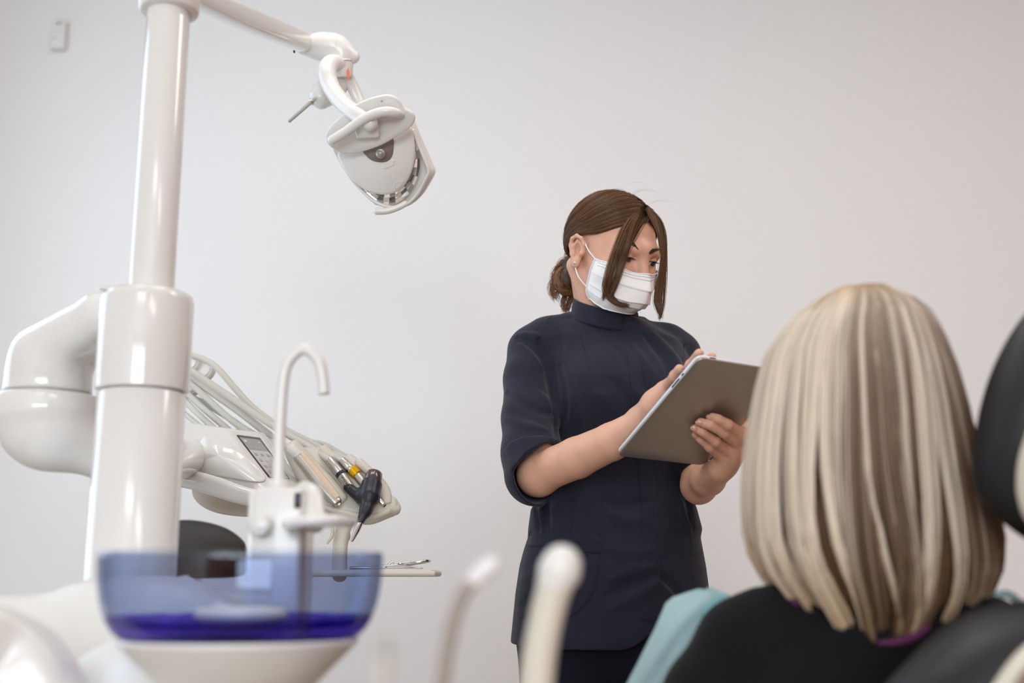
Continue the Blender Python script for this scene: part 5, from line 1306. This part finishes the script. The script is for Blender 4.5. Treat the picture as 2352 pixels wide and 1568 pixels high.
root = np.clip(1 - t * 14, 0, 1)[..., None] * (ccol[ci] < .35)[:, None, None] * .8; col_ = col_ * (1 - root) + brn * .7 * root
strands('hair_strands', PP, .00102, m_blond, phair, col_, .12)
# head inside the hair, neck
ph = SDF((.22, 1.12, .86), (.60, 1.48, 1.26), .004)
hc = np.array([hcx[5], PY + .015, hz[5]])
ph.ell(hc + [0, 0, -.01], (.074, .092, .090)); fd = np.array([-.37, .93, 0]); sd = np.array([.93, .37, 0])
ph.ell(hc + fd * .035 + [0, 0, -.07], (.060, .062, .075), k=.03); ph.cone(hc + fd * .098 + [0, 0, -.03], hc + fd * .116 + [0, 0, -.075], .008, .012, .012)
for s in (-1, 1): ph.ell(hc + sd * s * .074 + [0, 0, -.05], (.008, .018, .028), k=.006)
ph.cone(hc + [0, -.01, -.08], (hc[0] + .0, PY, .90), .052, .056, .03)
sdf_obj('body', ph, m_skin, pat, 2)
# black top
m_black = mat('black_jersey', (14, 15, 19), .9, spec=.2, sheen=.05)
bt = SDF((.08, 1.02, .38), (.74, 1.52, 1.02), .006)
nb = np.array(tuple(W(1960, 1440, 1.28)))
shL, shR = np.array(tuple(W(1705, 1478, 1.30))), np.array(tuple(W(2260, 1480, 1.24)))
bt.chain([np.array(tuple(W(1840, 1420, 1.29))), np.array(tuple(W(1760, 1432, 1.295))), shL], [.040, .040, .044]); bt.chain([nb, shR], [.05, .045], .03)
bt.chain([shL, np.array(tuple(W(1625, 1600, 1.30))), np.array(tuple(W(1560, 1760, 1.34)))], [.046, .044, .040], .02)
bt.chain([shR, shR + [.04, .04, -.14], shR + [-.02, .16, -.28]], [.048, .044, .040], .02)
bt.ell((nb[0], 1.29, nb[2] - .10), (.155, .10, .13), k=.04); bt.ell((nb[0] + .0, 1.27, nb[2] - .30), (.145, .105, .16), k=.06)
sdf_obj('black_top', bt, m_black, pat, 2, 'plain black top')
m_purp = mat('purple_knit', (92, 34, 82), .85)
c_ = np.array(tuple(W(1945, 1430, 1.32)))
tube('purple_neckline', [c_ + [.094 * math.cos(a), .070 * math.sin(a), -.024 * math.cos(a) + .012 * math.sin(a)] for a in np.linspace(0, 2 * np.pi * .97, 24)], .0085, m_purp, pat, 2, 12, label='purple neckline under the black top')
for pts in ([(1722, 1374, 1.30), (1750, 1364, 1.29), (1790, 1366, 1.27), (1830, 1385, 1.25)], [(2020, 1476, 1.17), (2060, 1474, 1.17), (2100, 1462, 1.18), (2130, 1440, 1.19)]):
    tube('purple_neckline', [W(*q) for q in pts], [.002, .0032, .0036, .003], m_purp, pat, 4, 10)
lg = SDF((-.05, 1.1, .02), (.72, 2.0, .62), .008)
hip = np.array([nb[0], 1.28, .50])
for s in (-1, 1):
    q0 = hip + sd * s * .08; q1 = q0 + fd * .40 + [0, 0, .02]; q2 = q1 + fd * .10 + [0, 0, -.36]
    lg.chain([q0, q1, q2], [.082, .062, .045], .03)
lg.ell(hip + [0, 0, .02], (.16, .12, .10), k=.05)
sdf_obj('trousers', lg, m_black, pat, 2)
for s in (-1, 1):
    q = hip + sd * s * .08 + fd * .53 + [0, 0, -.385]; tube('shoe', [q - fd * .05, q + fd * .04, q + fd * .15], [[.035, .032], [.036, .034], [.022, .030]], m_blackp, pat, 5, 16)
# bib
m_bib = mat('teal_bib_paper', (152, 180, 184), .8, bump=.2, bscale=400, var=.04, vscale=30)
bib = thing('dental_bib', W(1560, 1450, 1.36), 'pale teal dental bib over the shoulder of the seated blond person', 'bib')
rowsb = [(1352, 1606, 1640, 1.37), (1360, 1580, 1660, 1.365), (1372, 1545, 1676, 1.36), (1386, 1529, 1668, 1.355), (1410, 1519, 1640, 1.35), (1440, 1506, 1612, 1.345), (1480, 1486, 1586, 1.345), (1520, 1466, 1562, 1.345), (1570, 1440, 1536, 1.35), (1660, 1400, 1500, 1.36), (1760, 1370, 1480, 1.37)]
V, k_ = [], 14
for y, a, b, Y in rowsb:
    for i in range(k_):
        u = i / (k_ - 1); V.append(tuple(W(a + (b - a) * u, y + 10 * (1 - u) * (y < 1400) * u, Y + .018 * math.sin(u * 7 + y * .01) * .35 - .02 * u)))
V = np.array(V); f = grid_faces(len(rowsb), k_, False); o = len(V)
bo = mesh('sheet', np.vstack([V, V + [.0, .0012, .0004]]), f + [tuple(q + o for q in reversed(x)) for x in f], m_bib, bib)
tube('folded_edge', [W(1630, 1352, 1.37), W(1664, 1368, 1.355), (W(1660, 1380, 1.345)), W(1636, 1404, 1.335), W(1616, 1434, 1.33)], [[.002, .006], [.002, .009], [.002, .011], [.002, .010], [.002, .004]], mat('teal_bib_fold', (116, 166, 172), .8), bib, 5, 12)
tube('bib_corner', [W(2262, 1392, 1.235), W(2292, 1366, 1.235), W(2322, 1366, 1.235), W(2346, 1392, 1.235)], [[.004, .006]] * 4, m_bib, bib, 4, 10)
# ================================================================== dental chair
ch = thing('dental_chair', (.62, 1.15, 0), 'black padded dental chair with beige shells behind the blond person', 'chair')
hd_o = [(2352, 712), (2312, 768), (2276, 840), (2250, 920), (2235, 1000), (2228, 1075), (2238, 1125), (2268, 1166), (2312, 1204), (2360, 1236), (2430, 1262), (2500, 1240), (2540, 1120), (2550, 940), (2520, 780), (2450, 690), (2395, 680)]
hn_ = Vector((-.42, -.88, .10)).normalized(); h0 = W(2300, 960, 1.14)
plate('headrest', [onplane(x, y, h0, hn_) - hn_ * .045 for x, y in hd_o], hn_, .06, m_blackl, ch, dome=.016, rim=.028, smooth=4, rings=8)
h1_ = h0 + hn_ * .035
plate('headrest_shell', [onplane(x, y, h1_, hn_) - hn_ * .012 for x, y in ((2352, 1010), (2338, 1060), (2334, 1110), (2338, 1150), (2356, 1196), (2400, 1220), (2470, 1200), (2500, 1120), (2490, 1000), (2430, 930), (2380, 940))], hn_, .026, m_cream, ch, dome=.012, rim=.010, smooth=4)
bk_o = [(2000, 1600), (2062, 1528), (2125, 1465), (2195, 1414), (2270, 1386), (2352, 1370), (2460, 1366), (2580, 1400), (2640, 1500), (2660, 1700), (2640, 1900), (2300, 1960), (1960, 1860), (1960, 1700)]
b0_ = W(2250, 1480, 1.06); bn = Vector((-.45, -.80, .40)).normalized()
plate('backrest', [onplane(x, y, b0_, bn) - bn * .05 for x, y in bk_o], bn, .07, m_blackl, ch, dome=.02, rim=.034, smooth=4, rings=8)
b1_ = b0_ + bn * .035
plate('backrest_shell', [onplane(x, y, b1_, bn) - bn * .01 for x, y in ((2262, 1620), (2300, 1548), (2352, 1488), (2420, 1450), (2520, 1440), (2600, 1500), (2620, 1700), (2560, 1850), (2350, 1880), (2240, 1760))], bn, .022, m_cream, ch, dome=.010, rim=.008, smooth=4)
b2_ = b1_ + bn * .020
plate('shell_panel', [onplane(x, y, b2_, bn) - bn * .004 for x, y in ((2296, 1640), (2330, 1570), (2372, 1520), (2440, 1480), (2520, 1476), (2580, 1540), (2590, 1700), (2530, 1820), (2370, 1840), (2280, 1740))], bn, .008, mat('taupe_panel', (132, 112, 96), .5), ch, dome=.006, rim=.003, smooth=4)
hb_, bb_ = h0 + Vector((.07, .03, -.08)), b0_ + Vector((.07, .02, -.02))
tube('headrest_stem', [hb_, (hb_ + bb_) / 2 + Vector((.01, 0, 0)), bb_], [[.022, .008]] * 3, m_steelm, ch, 6, 14, sq=4)
sc0 = np.array([nb[0] + .03, 1.20, .40])
sb = SDF((-.1, .9, .2), (.9, 2.0, .75), .01)
rotS = np.array([[sd[0], fd[0], 0], [sd[1], fd[1], 0], [0, 0, 1]])
sb.rbox(sc0 + fd * .22 + [0, 0, -.04], (.21, .30, .05), .045, rotS); sb.rbox(sc0 + fd * .58 + [0, 0, -.16], (.19, .05, .17), .045, rotS, .04)
bq = b0_ + Vector((.05, .05, -.12)); sb.cone(sc0 + [.08, -.08, -.02], tuple(bq), .09, .07, .05)
sdf_obj('seat', sb, m_blackl, ch, 2)
tube('support_column', [sc0 + fd * .15 + [0, 0, -.06], sc0 + fd * .12 + [0, 0, -.22], sc0 + fd * .1 + [0, 0, -.38]], [[.10, .13], [.08, .10], [.12, .15]], m_white, ch, 6, 24, rnd=False)
b_ = sc0 + fd * .15; plate('base_plate', [(b_[0] + .34 * math.cos(a) * .8, b_[1] + .42 * math.sin(a), .002) for a in np.linspace(0, 2 * np.pi, 24, endpoint=False)], (0, 0, 1), .045, m_white, ch, rim=.02, smooth=2)
